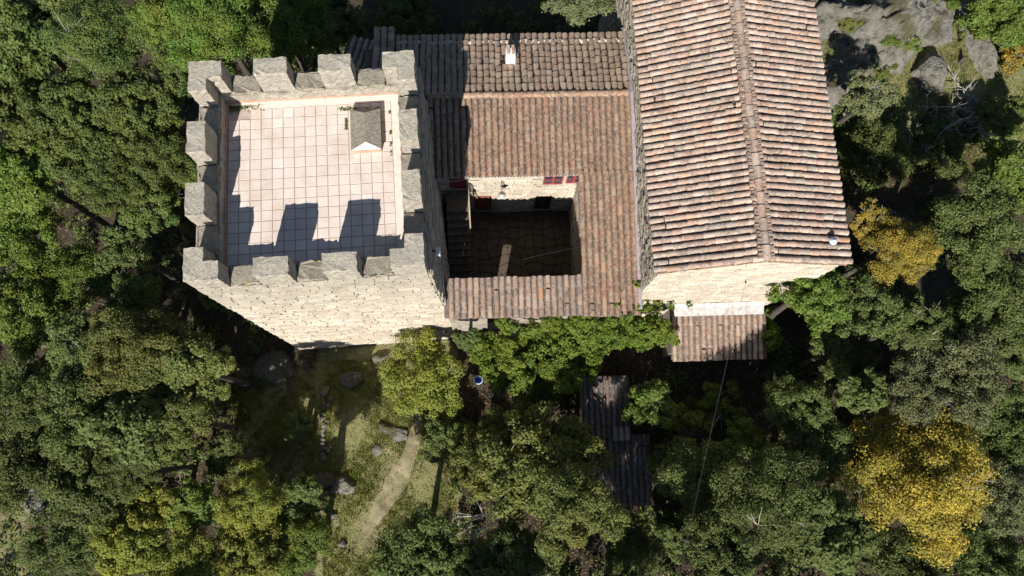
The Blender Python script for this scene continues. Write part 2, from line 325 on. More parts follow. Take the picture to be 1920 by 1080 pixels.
# footpath: a draped ribbon
pth = [(5.5, -2.6, 0.12), (5.45, -3.6, 0.28), (5.3, -4.4, 0.36), (5.0, -5.3, 0.38), (4.6, -6.1, 0.5), (4.0, -7.0, 0.48), (3.4, -7.9, 0.35), (3.0, -8.6, 0.12)]
pv = []; pf = []; NS = 24; pts = []
for i in range(len(pth) - 1):
    for k in range(8):
        t = k / 8; pts.append([pth[i][q] * (1 - t) + pth[i + 1][q] * t for q in range(3)])
for i, (x, y, w) in enumerate(pts):
    a, b = pts[max(0, i - 1)], pts[min(len(pts) - 1, i + 1)]; d = Vector((b[0] - a[0], b[1] - a[1])).normalized(); nrm = Vector((-d.y, d.x))
    wl_ = w * (1.35 + .25 * math.sin(i * .9) + .15 * math.sin(i * 2.3)); wr = w * (1.35 + .25 * math.sin(i * .7 + 2) + .15 * math.sin(i * 1.9))
    for k in range(NS + 1):
        u = -wl_ + (wl_ + wr) * k / NS; px, py = x + nrm.x * u, y + nrm.y * u
        pv.append((px, py, gh(px, py) + 0.05 * (1 - abs(2 * k / NS - 1) ** 1.6) - 0.022 + .02 * math.sin(px * 11 + 2 * math.sin(py * 5)) * math.sin(py * 9)))
for i in range(len(pts) - 1):
    for k in range(NS): b = i * (NS + 1) + k; pf.append((b, b + 1, b + NS + 2, b + NS + 1))
tag(link('path', np_mesh_idx('path', np.array(pv), np.array(pf), M_PATH, True)), 'bare trodden earth footpath through the clearing', None, None, 'structure')

# ------------------------------------------------------------------ masonry and roof tile generators
def cam_dist(p): return (Vector(p) - Vector(CAM)).length
def block_mesh(mat):
    out = []
    for k in range(4):
        j = lambda a: a + R(-0.03, 0.03)
        b = MB(); vs = [(-.5, 0, -.5), (.5, 0, -.5), (.5, 0, .5), (-.5, 0, .5)]
        fr = [(j(-.47), R(.8, 1), j(-.44)), (j(.47), R(.8, 1), j(-.44)), (j(.47), R(.8, 1), j(.44)), (j(-.47), R(.8, 1), j(.44))]
        b.add(vs + fr, [(4, 5, 6, 7), (0, 1, 5, 4), (1, 2, 6, 5), (2, 3, 7, 6), (3, 0, 4, 7)]); out.append(b.mesh('stone', mat))
    return out
def masonry(parent, P00, P10, P11, P01, mat, hr=(0.14, 0.24), lr=(0.22, 0.6), n_ind=300, keep=None, depth=0.045, to_world=None):
    P00, P10, P11, P01 = map(Vector, (P00, P10, P11, P01)); nrm = (P10 - P00).cross(P01 - P00).normalized()
    W = (P11 - P01).length; H = (P01 - P00).length
    P = lambda u, v: (P00 * (1 - u) + P10 * u) * (1 - v) + (P01 * (1 - u) + P11 * u) * v
    cells = []; z = H
    while z > 0.05:
        h = min(R(*hr), z); x = -R(0, lr[0])
        while x < W:
            l = R(*lr); a, b = max(0, x), min(W, x + l); x += l
            if b - a < 0.07: continue
            u0, u1, v0, v1 = (a + .006) / W, (b - .006) / W, (z - h + .006) / H, (z - .006) / H
            if keep and not keep(P((u0 + u1) / 2, (v0 + v1) / 2), P(u0, v0), P(u1, v1)): continue
            cells.append((u0, u1, v0, v1))
        z -= h
    wd = lambda c: cam_dist((to_world or (lambda q: q))(P((c[0] + c[1]) / 2, (c[2] + c[3]) / 2)))
    cells.sort(key=wd); bm = block_mesh(mat)
    for (u0, u1, v0, v1) in cells[:n_ind]:
        c = P((u0 + u1) / 2, (v0 + v1) / 2); ax = P(u1, (v0 + v1) / 2) - P(u0, (v0 + v1) / 2); az = P((u0 + u1) / 2, v1) - P((u0 + u1) / 2, v0)
        link('stone', random.choice(bm), parent, frame(c, ax, nrm * depth * R(.3, 1.6), az))
    if cells[n_ind:]:
        b = MB()
        for (u0, u1, v0, v1) in cells[n_ind:]:
            q = [P(u0, v0), P(u1, v0), P(u1, v1), P(u0, v1)]; c = sum(q, Vector()) / 4; dq = R(.25, 1.7)
            f = [c + (p - c) * R(.9, .96) + nrm * depth * dq for p in q]
            b.add(q + f, [(4, 5, 6, 7), (0, 1, 5, 4), (1, 2, 6, 5), (2, 3, 7, 6), (3, 0, 4, 7)])
        tag(link('stone_courses', b.mesh('stone_courses', mat), parent), kind='stuff')

def tile_geo(r0, r1, L, th=0.016, n=7):
    v = []; f = []
    for (x, r) in ((0, r0), (L, r1), (L, r1), (L, r1 - th), (L * 0.72, r1 - th)):
        for k in range(n):
            t = math.pi * k / (n - 1); v.append((x, r * math.cos(t), r * math.sin(t) * 0.92))
    for s in (0, 2, 3):
        for k in range(n - 1): f.append((s * n + k, (s + 1) * n + k, (s + 1) * n + k + 1, s * n + k + 1))
    return np.array(v), np.array(f)
TV, TF = tile_geo(0.076, 0.096, 0.46)
def canal_roof(parent, O, d, a, ncol, nrow, mat, pitch=0.243, expo=0.345, keep=None, n_ind=300, jit=0.012, lift=0.07, name='roof_tile', wy=1.0, orange=0.0, origin=(0, 0, 0), tilt=(.02, .04), stag=1.0):
    """O top start corner; d down slope; a across; every cover tile, channel tiles joined"""
    O, d, a = Vector(O), Vector(d).normalized(), Vector(a).normalized(); n = a.cross(d); n = n if n.z > 0 else -n
    me = bpy.data.meshes.new(name); me.from_pydata(TV.tolist(), [], TF.tolist()); me.materials.append(mat); me.polygons.foreach_set('use_smooth', [True] * len(TF))
    mo = me.copy(); mo.materials.clear(); mo.materials.append(M_TILE_ORANGE)
    covers = []; chans = []
    for i in range(ncol):
        sag = R(-0.012, 0.012); sh = R(-.5, .5) * expo * stag
        for k in range(nrow):
            c = O + a * ((i + .5) * pitch) + d * (k * expo + (sh * min(1, k, nrow - 1 - k) if 0 < k < nrow - 1 else 0))
            if keep is None or keep(c + d * expo * .5):
                dd = (d + n * R(*tilt) + a * R(-jit * 2, jit * 2)).normalized(); yy = n.cross(dd).normalized(); nn = dd.cross(yy)
                covers.append(frame(c + a * (R(-jit, jit) + sag) + n * (lift + R(-.006, .006)) - d * R(0.04, 0.085), dd, yy * wy, nn))
            c2 = c + a * pitch * .5
            if keep is None or (keep(c + d * expo * .5) and keep(c2 + a * pitch * .4 + d * expo * .5)):
                dd = (d + n * .045).normalized(); yy = -(n.cross(dd).normalized()); nn = dd.cross(yy)
                chans.append(frame(c2 + n * (lift + 0.035) - d * 0.05 + n * -0.0, dd, yy, nn))
    covers.sort(key=lambda M: cam_dist(M.translation)); Ob = Matrix.Translation(-Vector(origin))
    for M in covers[:n_ind]: link(name, mo if random.random() < orange else me, parent, Ob @ M)
    def joined(Ms, nm, mt):
        A = np.array([list(map(list, Ob @ M)) for M in Ms]); hv = np.c_[TV, np.ones(len(TV))]
        vs = np.einsum('nij,kj->nki', A, hv)[:, :, :3].reshape(-1, 3); fs = (TF[None] + (np.arange(len(Ms)) * len(TV))[:, None, None]).reshape(-1, 4)
        tag(link(nm, np_mesh_idx(nm, vs, fs, mt, True), parent), kind='stuff')
    if covers[n_ind:]: joined(covers[n_ind:], name + 's', mat)
    if chans: joined(chans, 'channel_tiles', M_CHANNEL)

def ridge_tiles(parent, A, B, mat, step=0.38, r=0.125, name='ridge_tile'):
    A, B = Vector(A), Vector(B); L = (B - A).length; d = (B - A) / L; s = 0
    v, f = tile_geo(r, r * 1.2, step * 1.18, 0.02, 8); me = bpy.data.meshes.new(name); me.from_pydata(v.tolist(), [], f.tolist()); me.materials.append(mat); me.polygons.foreach_set('use_smooth', [True] * len(f))
    while s < L - step * .5:
        dd = (d + Vector((R(-.03, .03), R(-.03, .03), R(.02, .05)))).normalized(); y = Vector((0, 0, 1)).cross(dd).normalized(); z = dd.cross(y)
        link(name, me, parent, frame(A + d * s, dd, y, z)); s += step * R(.94, 1.06)

# ------------------------------------------------------------------ crenellated tower (local frame turned by TYAW)
TYAW = 0.043; TW, TD = 7.0, 7.05; ZT = 13.3; ZS = 12.3; ZD = 11.79; TP = 0.66
tower = thing('crenellated_tower', 'square cream stone tower with crenellated parapet and pink tiled roof terrace', 'tower', (0, 0, 0), TYAW)
tw = lambda p: Matrix.Rotation(TYAW, 3, 'Z') @ Vector(p)
TB = [(0, -0.02), (7.6, -0.02), (7.3, 7.1), (0, 7.05)]; TT = [(0, 0), (TW, 0), (TW, TD), (0, TD)]
b = MB(); ins = lambda p: (p[0] + math.copysign(.03, 3.5 - p[0]), p[1] + math.copysign(.03, 3.5 - p[1]))
tt = [ins(p) for p in TT]; tb = [ins(p) for p in TB]
b.add([(*p, -2.5) for p in tb] + [(*p, ZD - .05) for p in tt], [(4, 5, 6, 7), (0, 1, 5, 4), (1, 2, 6, 5), (2, 3, 7, 6), (3, 0, 4, 7)])
link('wall_core', b.mesh('wall_core', M_MORTAR), tower)
lerp_t = lambda i, z: Vector((TB[i][0] + (TT[i][0] - TB[i][0]) * (z + 2.5) / (ZS + 2.5), TB[i][1] + (TT[i][1] - TB[i][1]) * (z + 2.5) / (ZS + 2.5), z))
z0 = -1.0
masonry(tower, lerp_t(0, z0), lerp_t(1, z0), lerp_t(1, ZS), lerp_t(0, ZS), M_STONE_T, (0.11, 0.26), (0.24, 0.8), 300, None, 0.036, tw)
masonry(tower, lerp_t(1, z0), lerp_t(2, z0), lerp_t(2, ZS), lerp_t(1, ZS), M_STONE_T, (0.14, 0.28), (0.25, 0.7), 0, None, 0.06, tw)
masonry(tower, lerp_t(2, 4), lerp_t(3, 4), lerp_t(3, ZS), lerp_t(2, ZS), M_STONE_T, (0.2, 0.3), (0.4, 0.8), 0, None, 0.05, tw)
masonry(tower, lerp_t(3, -1), lerp_t(0, -1), lerp_t(0, ZS), lerp_t(3, ZS), M_STONE_T, (0.2, 0.3), (0.4, 0.8), 0, None, 0.05, tw)
# parapet: four low walls, butted
def rough_prism(poly, z0, z1, mat, name, levels=3, j=0.018, sub=0.34, taper=0.0, cap=None):
    """vertical sided block with jittered side grid"""
    pts = []
    for i in range(len(poly)):
        p, q = Vector(poly[i]), Vector(poly[(i + 1) % len(poly)]); n = max(1, round((q - p).length / sub))
        pts += [(p + (q - p) * k / n, k == 0) for k in range(n)]
    n = len(pts); b = MB(); cx = sum(p[0].x for p in pts) / n; cy = sum(p[0].y for p in pts) / n; vs = []
    for l in range(levels + 1):
        for p, corner in pts:
            jj = j * (0.6 if corner else 1); f = 1 - taper * l / levels
            vs.append((cx + (p.x - cx) * f + R(-jj, jj), cy + (p.y - cy) * f + R(-jj, jj), z0 + (z1 - z0) * l / levels + (R(-jj, jj) if 0 < l else 0)))
    fs = [(l * n + i, l * n + (i + 1) % n, (l + 1) * n + (i + 1) % n, (l + 1) * n + i) for l in range(levels) for i in range(n)]
    fs.append(tuple(levels * n + i for i in range(n)))
    b.add(vs, fs); return b.mesh(name, mat)
for poly in ([(0.02, 0.02), (TW - .02, 0.02), (TW - .02, TP), (0.02, TP)], [(0.02, TD - TP), (TW - .02, TD - TP), (TW - .02, TD - .02), (0.02, TD - .02)],
             [(0.02, TP), (TP, TP), (TP, TD - TP), (0.02, TD - TP)], [(TW - TP, TP), (TW - .02, TP), (TW - .02, TD - TP), (TW - TP, TD - TP)]):
    link('parapet', rough_prism(poly, ZD - .3, ZS - .03, M_STONE_P, 'parapet', 4, 0.024, 0.2), tower)
mt = 0.56; U = 1.0
def L_poly(cx, cy, sx, sy, A=1.0):   # corner merlon, arms along the two sides
    q = [(0, 0), (A, 0), (A, mt), (mt, mt), (mt, A), (0, A)]
    pl = [(cx + sx * p[0], cy + sy * p[1]) for p in q]
    return pl if sx * sy > 0 else pl[::-1]
merlons = [L_poly(0, 0, 1, 1), L_poly(TW, 0, -1, 1), L_poly(TW, TD, -1, -1), L_poly(0, TD, 1, -1)]
sills = []
for k in (2, 4):
    merlons.append([(k, 0), (k + 1.02, 0), (k + 1.02, mt), (k, mt)]); merlons.append([(k, TD - mt), (k + 1.02, TD - mt), (k + 1.02, TD), (k, TD)])
    merlons.append([(0, k), (mt, k), (mt, k + 1.02), (0, k + 1.02)]); merlons.append([(TW - mt, k), (TW, k), (TW, k + 1.02), (TW - mt, k + 1.02)])
for k in (1, 3, 5):
    sills += [[(k + .02, .01), (k + .98, .01), (k + .98, TP - .01), (k + .02, TP - .01)], [(k + .02, TD - TP + .01), (k + .98, TD - TP + .01), (k + .98, TD - .01), (k + .02, TD - .01)],
              [(.01, k + .02), (TP - .01, k + .02), (TP - .01, k + .98), (.01, k + .98)], [(TW - TP + .01, k + .02), (TW - .01, k + .02), (TW - .01, k + .98), (TW - TP + .01, k + .98)]]
for pl in merlons:
    m_ = link('merlon', rough_prism(pl, ZS - .05, ZT - .05, M_STONE_P, 'merlon', 7, 0.022, 0.14, 0.015), tower)
    link('cap', rough_prism(pl, ZT - .07, ZT, M_CAP, 'cap', 1, 0.02, 0.12), m_)
for pl in sills: link('crenel_sill', rough_prism(pl, ZS - .06, ZS + .07, M_SILL, 'crenel_sill', 2, 0.035, 0.12, 0.08), tower)
# terrace floor
deck = link('terrace_floor', (lambda b: (b.box(TP - .03, TW - TP + .03, TP - .03, TD - TP + .03, ZD - .1, ZD - .022), b.mesh('terrace_floor', M_JOINT))[1])(MB()), tower)
TS = 0.355; tx0, ty1 = TP + .06, TD - TP - .27; tile_meshes = []
for k in range(6):
    b = MB(); h = TS / 2 - .008; q = h - .006; b.add([(-h, -h, -.03), (h, -h, -.03), (h, h, -.03), (-h, h, -.03), (-q, -q, R(-.002, .002)), (q, -q, R(-.002, .002)), (q, q, R(-.002, .002)), (-q, q, R(-.002, .002))],
        [(4, 5, 6, 7), (0, 1, 5, 4), (1, 2, 6, 5), (2, 3, 7, 6), (3, 0, 4, 7)]); tile_meshes.append(b.mesh('floor_tile', M_DECK))
for i in range(15):
    for j_ in range(15):
        x, y = tx0 + (i + .5) * TS, ty1 - (j_ + .5) * TS
        if i < 2 and j_ == 0: continue
        if y - TS / 2 < TP - .12: continue
        link('floor_tile', random.choice(tile_meshes), deck, Matrix.Translation((x + R(-.003, .003), y + R(-.003, .003), ZD + R(-.003, .003))) @ Matrix.Rotation(R(-.012, .012), 4, 'Z'))
b = MB(); b.box(TP, TW - TP, ty1 + .005, TD - TP, ZD - .03, ZD + .002); b.box(tx0 + 15 * TS + .005, TW - TP, TP, ty1 + .004, ZD - .03, ZD + .0015)
link('border_strip', b.mesh('border_strip', M_BORDER), deck)
b = MB(); k = .022
for q in ((TP - .01, TP + k, TP, TD - TP), (TW - TP - k, TW - TP + .01, TP, TD - TP), (TP + k, TW - TP - k, TD - TP - k, TD - TP + .01), (TP + k, TW - TP - k, TP - .01, TP + k)): b.box(*q, ZD - .02, ZD + .09)
link('skirting', b.mesh('skirting', M_SKIRT), deck)
# weeds in the joints and the mossy corner
b = MB()
for _ in range(700):
    c = random.random()
    if c < .5: x, y = TP + .08 + abs(random.gauss(0, .42)), TD - TP - .12 - abs(random.gauss(0, .1))
    else: x, y = random.choice([(R(4.3, 5.7), 5.93 + R(-.03, .03)), (R(4.3, 4.9), 5.95 + R(-.07, .07)), (5.99 + R(-.03, .03), random.choice([5.75, 5.0, 4.6, 4.25]) + R(-.08, .08)), (4.55 + R(-.03, .03), R(5.2, 5.6))])
    if x > TW - TP - .05: continue
    t = R(0, 6.3); s = R(.015, .05); h = R(.005, .05)
    b.add([(x - s * math.cos(t), y - s * math.sin(t), ZD + .004), (x + s * math.cos(t), y + s * math.sin(t), ZD + .004), (x + R(-.04, .04), y + R(-.04, .04), ZD + h)], [(0, 1, 2)])
tag(link('joint_weeds', b.mesh('joint_weeds', LEAF['o']), tower), kind='stuff')
# hipped hatch on the terrace
hx0, hx1, hy0, hy1 = 4.74, 5.72, 4.30, 5.74
hatch = link('roof_hatch', (lambda b: (b.box(hx0 + .06, hx1 - .03, hy0 + .03, hy1 - .05, ZD - .02, ZD + .26), b.mesh('roof_hatch', M_SKIRT))[1])(MB()), tower)
b = MB(); za, zb_, zc = ZD + .26, ZD + .31, ZD + .44; xm = (hx0 + hx1) / 2
pl = [(hx0, hy0), (hx1, hy0), (hx1, hy1), (hx0, hy1)]
b.add([(*p, za) for p in pl] + [(*p, zb_) for p in pl] + [(xm, hy0 + .22, zc), (xm, hy1 - .2, zc)], [(3, 2, 1, 0), (0, 1, 5, 4), (1, 2, 6, 5), (2, 3, 7, 6), (3, 0, 4, 7), (5, 6, 9, 8), (7, 4, 8, 9), (6, 7, 9)])
b.add([(hx0, hy0, zb_), (hx1, hy0, zb_), (xm, hy0 + .22, zc)], [(0, 1, 2)], 1)  # south hip in a paler material, painting in its sunlit look
link('hatch_cover', b.mesh('hatch_cover', [M_SLAB, M_BORDER]), hatch)
# floodlight on the east wall
fl = thing('floodlight', 'small white floodlight fixed to the east side of the crenellated tower', 'lamp', (7.18, 1.35, 11.1))
b = MB(); b.box(-.16, .0, -.03, .03, -.03, .03); link('bracket', b.mesh('bracket', M_IRON), fl)
b = MB(); b.prism([(-.02, -.13), (.14, -.16), (.14, .16), (-.02, .13)], -.07, .07, 0, .12); link('lamp_housing', b.mesh('lamp_housing', M_WHITE), fl)

# ------------------------------------------------------------------ stone house with long gable roof
HX0, HXR, HX1, HY0, HY1 = 14.62, 17.737, 20.66, 0.55, 15.0; HZW, HZR, HZE = 10.74, 11.93, 11.24
house = thing('stone_house', 'tall stone house under a long ridged roof of pale clay tiles', 'house', (0, 0, 0))
b = MB(); e = .05
prof = [(HX0 + e, 0.5), (HX1 - e, 0.5), (HX1 - e, HZE - .06), (HXR, HZR - .06), (HX0 + e, HZW - .06)]
b.add([(x, HY0 + e, z) for x, z in prof] + [(x, HY1, z) for x, z in prof], [(0, 1, 2, 3, 4), (9, 8, 7, 6, 5), (1, 6, 7, 2), (0, 4, 9, 5), (2, 7, 8, 3), (3, 8, 9, 4)])
link('wall_core', b.mesh('wall_core', M_MORTAR_H), house)
def gable_keep(c, p0, p1):
    top = lambda x: HZW + (HZR - HZW) * (x - HX0) / (HXR - HX0) if x < HXR else HZR + (HZE - HZR) * (x - HXR) / (HX1 - HXR)
    return p1.z < min(top(p0.x), top(p1.x)) - .01
masonry(house, (HX0, HY0 + .045, 1), (HX1, HY0 + .045, 1), (HX1, HY0 + .045, 12.0), (HX0, HY0 + .045, 12.0), M_STONE_H, (0.10, 0.21), (0.24, 0.7), 260, gable_keep, 0.026)
masonry(house, (HX0 + .045, HY1, 3), (HX0 + .045, HY0 + .06, 3), (HX0 + .045, HY0 + .06, HZW - .08), (HX0 + .045, HY1, HZW - .08), M_STONE_D, (0.10, 0.2), (0.12, 0.36), 0, None, 0.07)
b = MB()
for (xa, za, xb, zb_) in ((HXR, HZR, HX0 - .14, HZW - .055), (HXR, HZR, HX1 + .12, HZE - .03)):
    b.add([(xa, HY0 - .02, za), (xb, HY0 - .02, zb_), (xb, HY1 + .2, zb_), (xa, HY1 + .2, za), (xa, HY0 - .02, za - .05), (xb, HY0 - .02, zb_ - .05), (xb, HY1 + .2, zb_ - .05), (xa, HY1 + .2, za - .05)],
          [(0, 1, 2, 3), (7, 6, 5, 4), (0, 4, 5, 1), (1, 5, 6, 2)])
roof = link('roof', b.mesh('roof', M_CHANNEL), house)
sw = Vector((HX0 - .14 - HXR, 0, HZW - .055 - HZR)); se = Vector((HX1 + .12 - HXR, 0, HZE - .03 - HZR))
NR = 59
canal_roof(house, (HXR, HY0 - .06, HZR), sw, (0, 1, 0), NR, 10, M_TILE_HOUSE, 0.246, sw.length / 10, None, 170, 0.011, 0.05, 'roof_tile', 1.1, 0.012)
canal_roof(house, (HXR, HY0 - .06, HZR), se, (0, 1, 0), NR, 9, M_TILE_HOUSE, 0.246, se.length / 9, None, 130, 0.011, 0.05, 'roof_tile', 1.1, 0.012)
ridge_tiles(house, (HXR, HY0 - .08, HZR + .10), (HXR, HY1, HZR + .10), M_TILE_HOUSE, 0.44, 0.115)
b = MB()      # mortar plugs either side of the ridge
for i in range(NR):
    y = HY0 - .06 + (i + .5) * .246
    for s in (-1, 1):
        for q in (0, .1):
            x = HXR + s * (.17 + R(0, .05)); b.box(x - .07, x + .07, y + q - .035, y + q + .04, HZR - .02, HZR + R(.09, .13), 0, .012)
tag(link('ridge_mortar', b.mesh('ridge_mortar', M_TILE_GREY), house), kind='stuff')
# brick course under the gable tiles
b = MB()
for i in range(40):
    for (xa, za, xb, zb_) in ((HXR, HZR, HX0 - .1, HZW - .04), (HXR, HZR, HX1 + .08, HZE - .02)):
        t = (i + .5) / 40; x = xa + (xb - xa) * t; z = za + (zb_ - za) * t; w = abs(xb - xa) / 80 - .004
        b.box(x - w, x + w, HY0 - .03 - R(0, .02), HY0 + .05, z - .14, z - .056)
tag(link('verge_bricks', b.mesh('verge_bricks', M_TILE_WING), house), kind='stuff')
# skylight at the top edge of the picture, and the vent pipe
sl = Vector((sw.x, 0, sw.z)).normalized(); up = Vector((-sl.z, 0, sl.x)); up = up if up.z > 0 else -up
b = MB(); b.box(-.42, .42, -.30, .30, 0, .1); b.box(-.36, .36, -.24, .24, .1, .104, 1)
link('skylight', b.mesh('skylight', [M_WHITE, M_WHITEPAINT]), house, frame(Vector((16.95, 10.45, 11.62)) + up * .12, -sl, Vector((0, 1, 0)), up))
vent = thing('vent_pipe', 'small pale blue capped vent pipe near the east eave of the stone house roof', 'vent', (20.12, 1.2, 11.42))
b = MB(); b.lathe([(.05, -.1), (.05, .26)], 12); link('pipe', b.mesh('pipe', M_IRON, True), vent)
b = MB(); b.lathe([(.0, .36), (.13, .27), (.14, .25), (.05, .25)], 14); link('cap', b.mesh('cap', M_PALEBLUE, True), vent)

# ------------------------------------------------------------------ north wing: gable roof between tower and house
SB = 0.18; SA = 0.21; YR, ZR_ = 8.12, 8.82
zb = lambda y: ZR_ - SB * (YR - y); za_ = lambda y: ZR_ - SA * (y - YR)
wing = thing('north_wing', 'low north wing with brown tiled gable roof between the tower and the stone house', 'house', (0, 0, 0))
def wall_open(b, x0, x1, y0, y1, z0, z1, opens):
    xs = sorted({x0, x1, *[o[0] for o in opens], *[o[1] for o in opens]}); zs = sorted({z0, z1, *[o[2] for o in opens], *[o[3] for o in opens]})
    for i in range(len(xs) - 1):
        for j in range(len(zs) - 1):
            cx, cz = (xs[i] + xs[i + 1]) / 2, (zs[j] + zs[j + 1]) / 2
            if not any(o[0] < cx < o[1] and o[2] < cz < o[3] for o in opens): b.box(xs[i], xs[i + 1], y0, y1, zs[j], zs[j + 1])
WY = 5.45; FZ = 3.1
OP = [(11.2, 12.0, 6.2, 7.42), (12.12, 12.75, 6.3, 7.48), (7.42, 8.1, 5.86, 7.6), (8.38, 9.12, FZ, 5.1), (11.02, 11.72, FZ, 5.0)]
b = MB(); wall_open(b, 6.9, 14.6, WY + .03, WY + .45, 0, zb(WY) - .1, OP); link('courtyard_wall', b.mesh('courtyard_wall', M_MORTAR_H), wing)
inop = lambda p0, p1: any(p1.x > o[0] - .02 and p0.x < o[1] + .02 and p1.z > o[2] - .02 and p0.z < o[3] + .02 for o in OP)
masonry(wing, (7.0, WY, FZ), (14.3, WY, FZ), (14.3, WY, zb(WY) - .12), (7.0, WY, zb(WY) - .12), M_STONE_H, (0.13, 0.24), (0.25, 0.6), 110, lambda c, p0, p1: not inop(p0, p1), 0.035)
b = MB(); b.box(6.9, 14.6, 10.4, 10.78, -3, za_(10.78) - .12); b.box(3.9, 6.9, 10.4, 10.78, -3, za_(10.78) - .12); b.box(3.9, 4.3, 7.4, 10.4, -3, za_(10.78) - .12); link('outer_wall', b.mesh('outer_wall', M_MORTAR_G), wing)
b = MB(); b.add([(6.72, YR, zb(YR)), (14.6, YR, zb(YR)), (14.6, WY - .33, zb(WY - .33)), (7.0, WY - .33, zb(WY - .33))] + [(6.72, YR, zb(YR) - .09), (14.6, YR, zb(YR) - .09), (14.6, WY - .33, zb(WY - .33) - .09), (7.0, WY - .33, zb(WY - .33) - .09)], [(3, 2, 1, 0), (4, 5, 6, 7), (3, 7, 6, 2)])
b.add([(4.3, YR, za_(YR)), (14.6, YR, za_(YR)), (14.6, 10.88, za_(10.88)), (4.3, 10.88, za_(10.88)), (4.3, YR, za_(YR) - .09), (14.6, YR, za_(YR) - .09), (14.6, 10.88, za_(10.88) - .09), (4.3, 10.88, za_(10.88) - .09)], [(0, 1, 2, 3), (7, 6, 5, 4), (3, 2, 6, 7), (0, 3, 7, 4)])
link('roof', b.mesh('roof', M_CHANNEL), wing)
tE = lambda p: 7.02 + (8.0 - p.z) * .035 - .043 * p.y + .15    # rough east face of the tower
dB = Vector((0, -1, -SB)); dA = Vector((0, 1, -SA)); LB = 3.0 * math.hypot(1, SB); LA = 2.78 * math.hypot(1, SA)
canal_roof(wing, (6.75, YR - .03, zb(YR - .03)), dB, (1, 0, 0), 32, 9, M_TILE_WING, 0.243, LB / 9, lambda p: p.x > tE(p) - .12 and p.x < 14.55, 190, 0.008, 0.045, 'roof_tile', 1.1, 0.005, tilt=(.015, .035))
chim = lambda p: not (9.72 < p.x < 10.22 and 9.45 < p.y < 10.05)
canal_roof(wing, (5.2, YR + .05, za_(YR + .05)), dA, (1, 0, 0), 38, 9, M_TILE_NORTH, 0.2455, LA / 9, lambda p: p.x < 14.55 and (p.y > 7.3 or p.x > 6.7) and chim(p), 110, 0.016, 0.055, 'roof_tile', 1.2, 0.0, tilt=(.05, .07), stag=.35)
ridge_tiles(wing, (6.75, YR, ZR_ + .04), (14.5, YR, ZR_ + .04), M_TILE_WING, 0.40, 0.12)
b = MB()    # pale mortar lumps along the north eave
for i in range(75):
    x = 5.4 + i * .1225; y = 10.68 + R(-.06, .06); z = za_(y) + .10; s = R(.05, .095)
    b.lathe([(0, s * .7), (s * .7, s * .45), (s, 0), (s * .9, -s * .8)], 6, (x + R(-.04, .04), y, z))
tag(link('eave_mortar', b.mesh('eave_mortar', M_STONE_H), wing), kind='stuff')
# three raised verge tile runs and the turned slope behind the tower
for i in range(3):
    x = 4.78 + i * .27
    for k in range(8):
        y = 8.4 + k * .33; v, f = TV, TF
        if i == 0 and k == 0:
            vm = bpy.data.meshes.new('verge_tile'); vm.from_pydata((TV * 1.35).tolist(), [], TF.tolist()); vm.materials.append(M_TILE_GREY); vm.polygons.foreach_set('use_smooth', [True] * len(TF))
        dd = Vector((0, 1, -SA + .06)).normalized(); yy = Vector((0, 0, 1)).cross(dd).normalized(); link('verge_tile', vm, wing, frame((x + R(-.02, .02), y, za_(y) + .22), dd, yy, dd.cross(yy)))
dW = Vector((-0.30, -0.95, -0.12)).normalized(); aW = Vector((-.95, .30, -.14)).normalized()
canal_roof(wing, (4.75, 10.75, za_(10.75) + .05), dW, aW, 4, 9, M_TILE_GREY, 0.27, 0.34, None, 36, 0.015, 0.02, 'roof_tile')
b = MB(); o_ = Vector((4.85, 10.75, za_(10.75) - .03)); b.add([o_, o_ + dW * 3.2, o_ + dW * 3.2 + aW * 1.25, o_ + aW * 1.25], [(0, 1, 2, 3)]); b.add([p - Vector((0, 0, .1)) for p in (o_, o_ + dW * 3.2, o_ + dW * 3.2 + aW * 1.25, o_ + aW * 1.25)], [(3, 2, 1, 0)])
e1, e2 = o_ + dW * 3.2 + aW * 1.25, o_ + aW * 1.25; b.add([e1, e2, (e2.x, e2.y, -3), (e1.x, e1.y, -3)], [(0, 1, 2, 3)])
link('side_slope', b.mesh('side_slope', M_MORTAR_G), wing)
# chimney
cb = MB(); zc0 = za_(9.7) - .2; cb.box(9.78, 10.15, 9.55, 9.93, zc0, zc0 + .88, 0, .008); chimney = link('chimney', cb.mesh('chimney', M_WHITE), wing)
cb = MB(); cb.box(9.75, 10.18, 9.52, 9.96, zc0 + .0, zc0 + .30); link('chimney_base', cb.mesh('chimney_base', M_TILE_WING), chimney)
for x in (9.87, 10.06): link('chimney_tile', vm, chimney, frame((x, 9.62, zc0 + .93), (0, .55, .1), (-.55, 0, 0), (0, -.1, .55)))
# lead flashing along the house wall
b = MB()
for (y0, y1, zf) in ((YR, 11.3, za_), (-.05, YR, zb)):
    b.add([(14.50, y0, zf(y0) + .12), (14.62, y0, zf(y0) + .20), (14.62, y1, zf(y1) + .20), (14.50, y1, zf(y1) + .12), (14.44, y0, zf(y0) + .02), (14.44, y1, zf(y1) + .02)], [(0, 1, 2, 3), (4, 0, 3, 5)])
link('flashing', b.mesh('flashing', M_FLASH), wing)
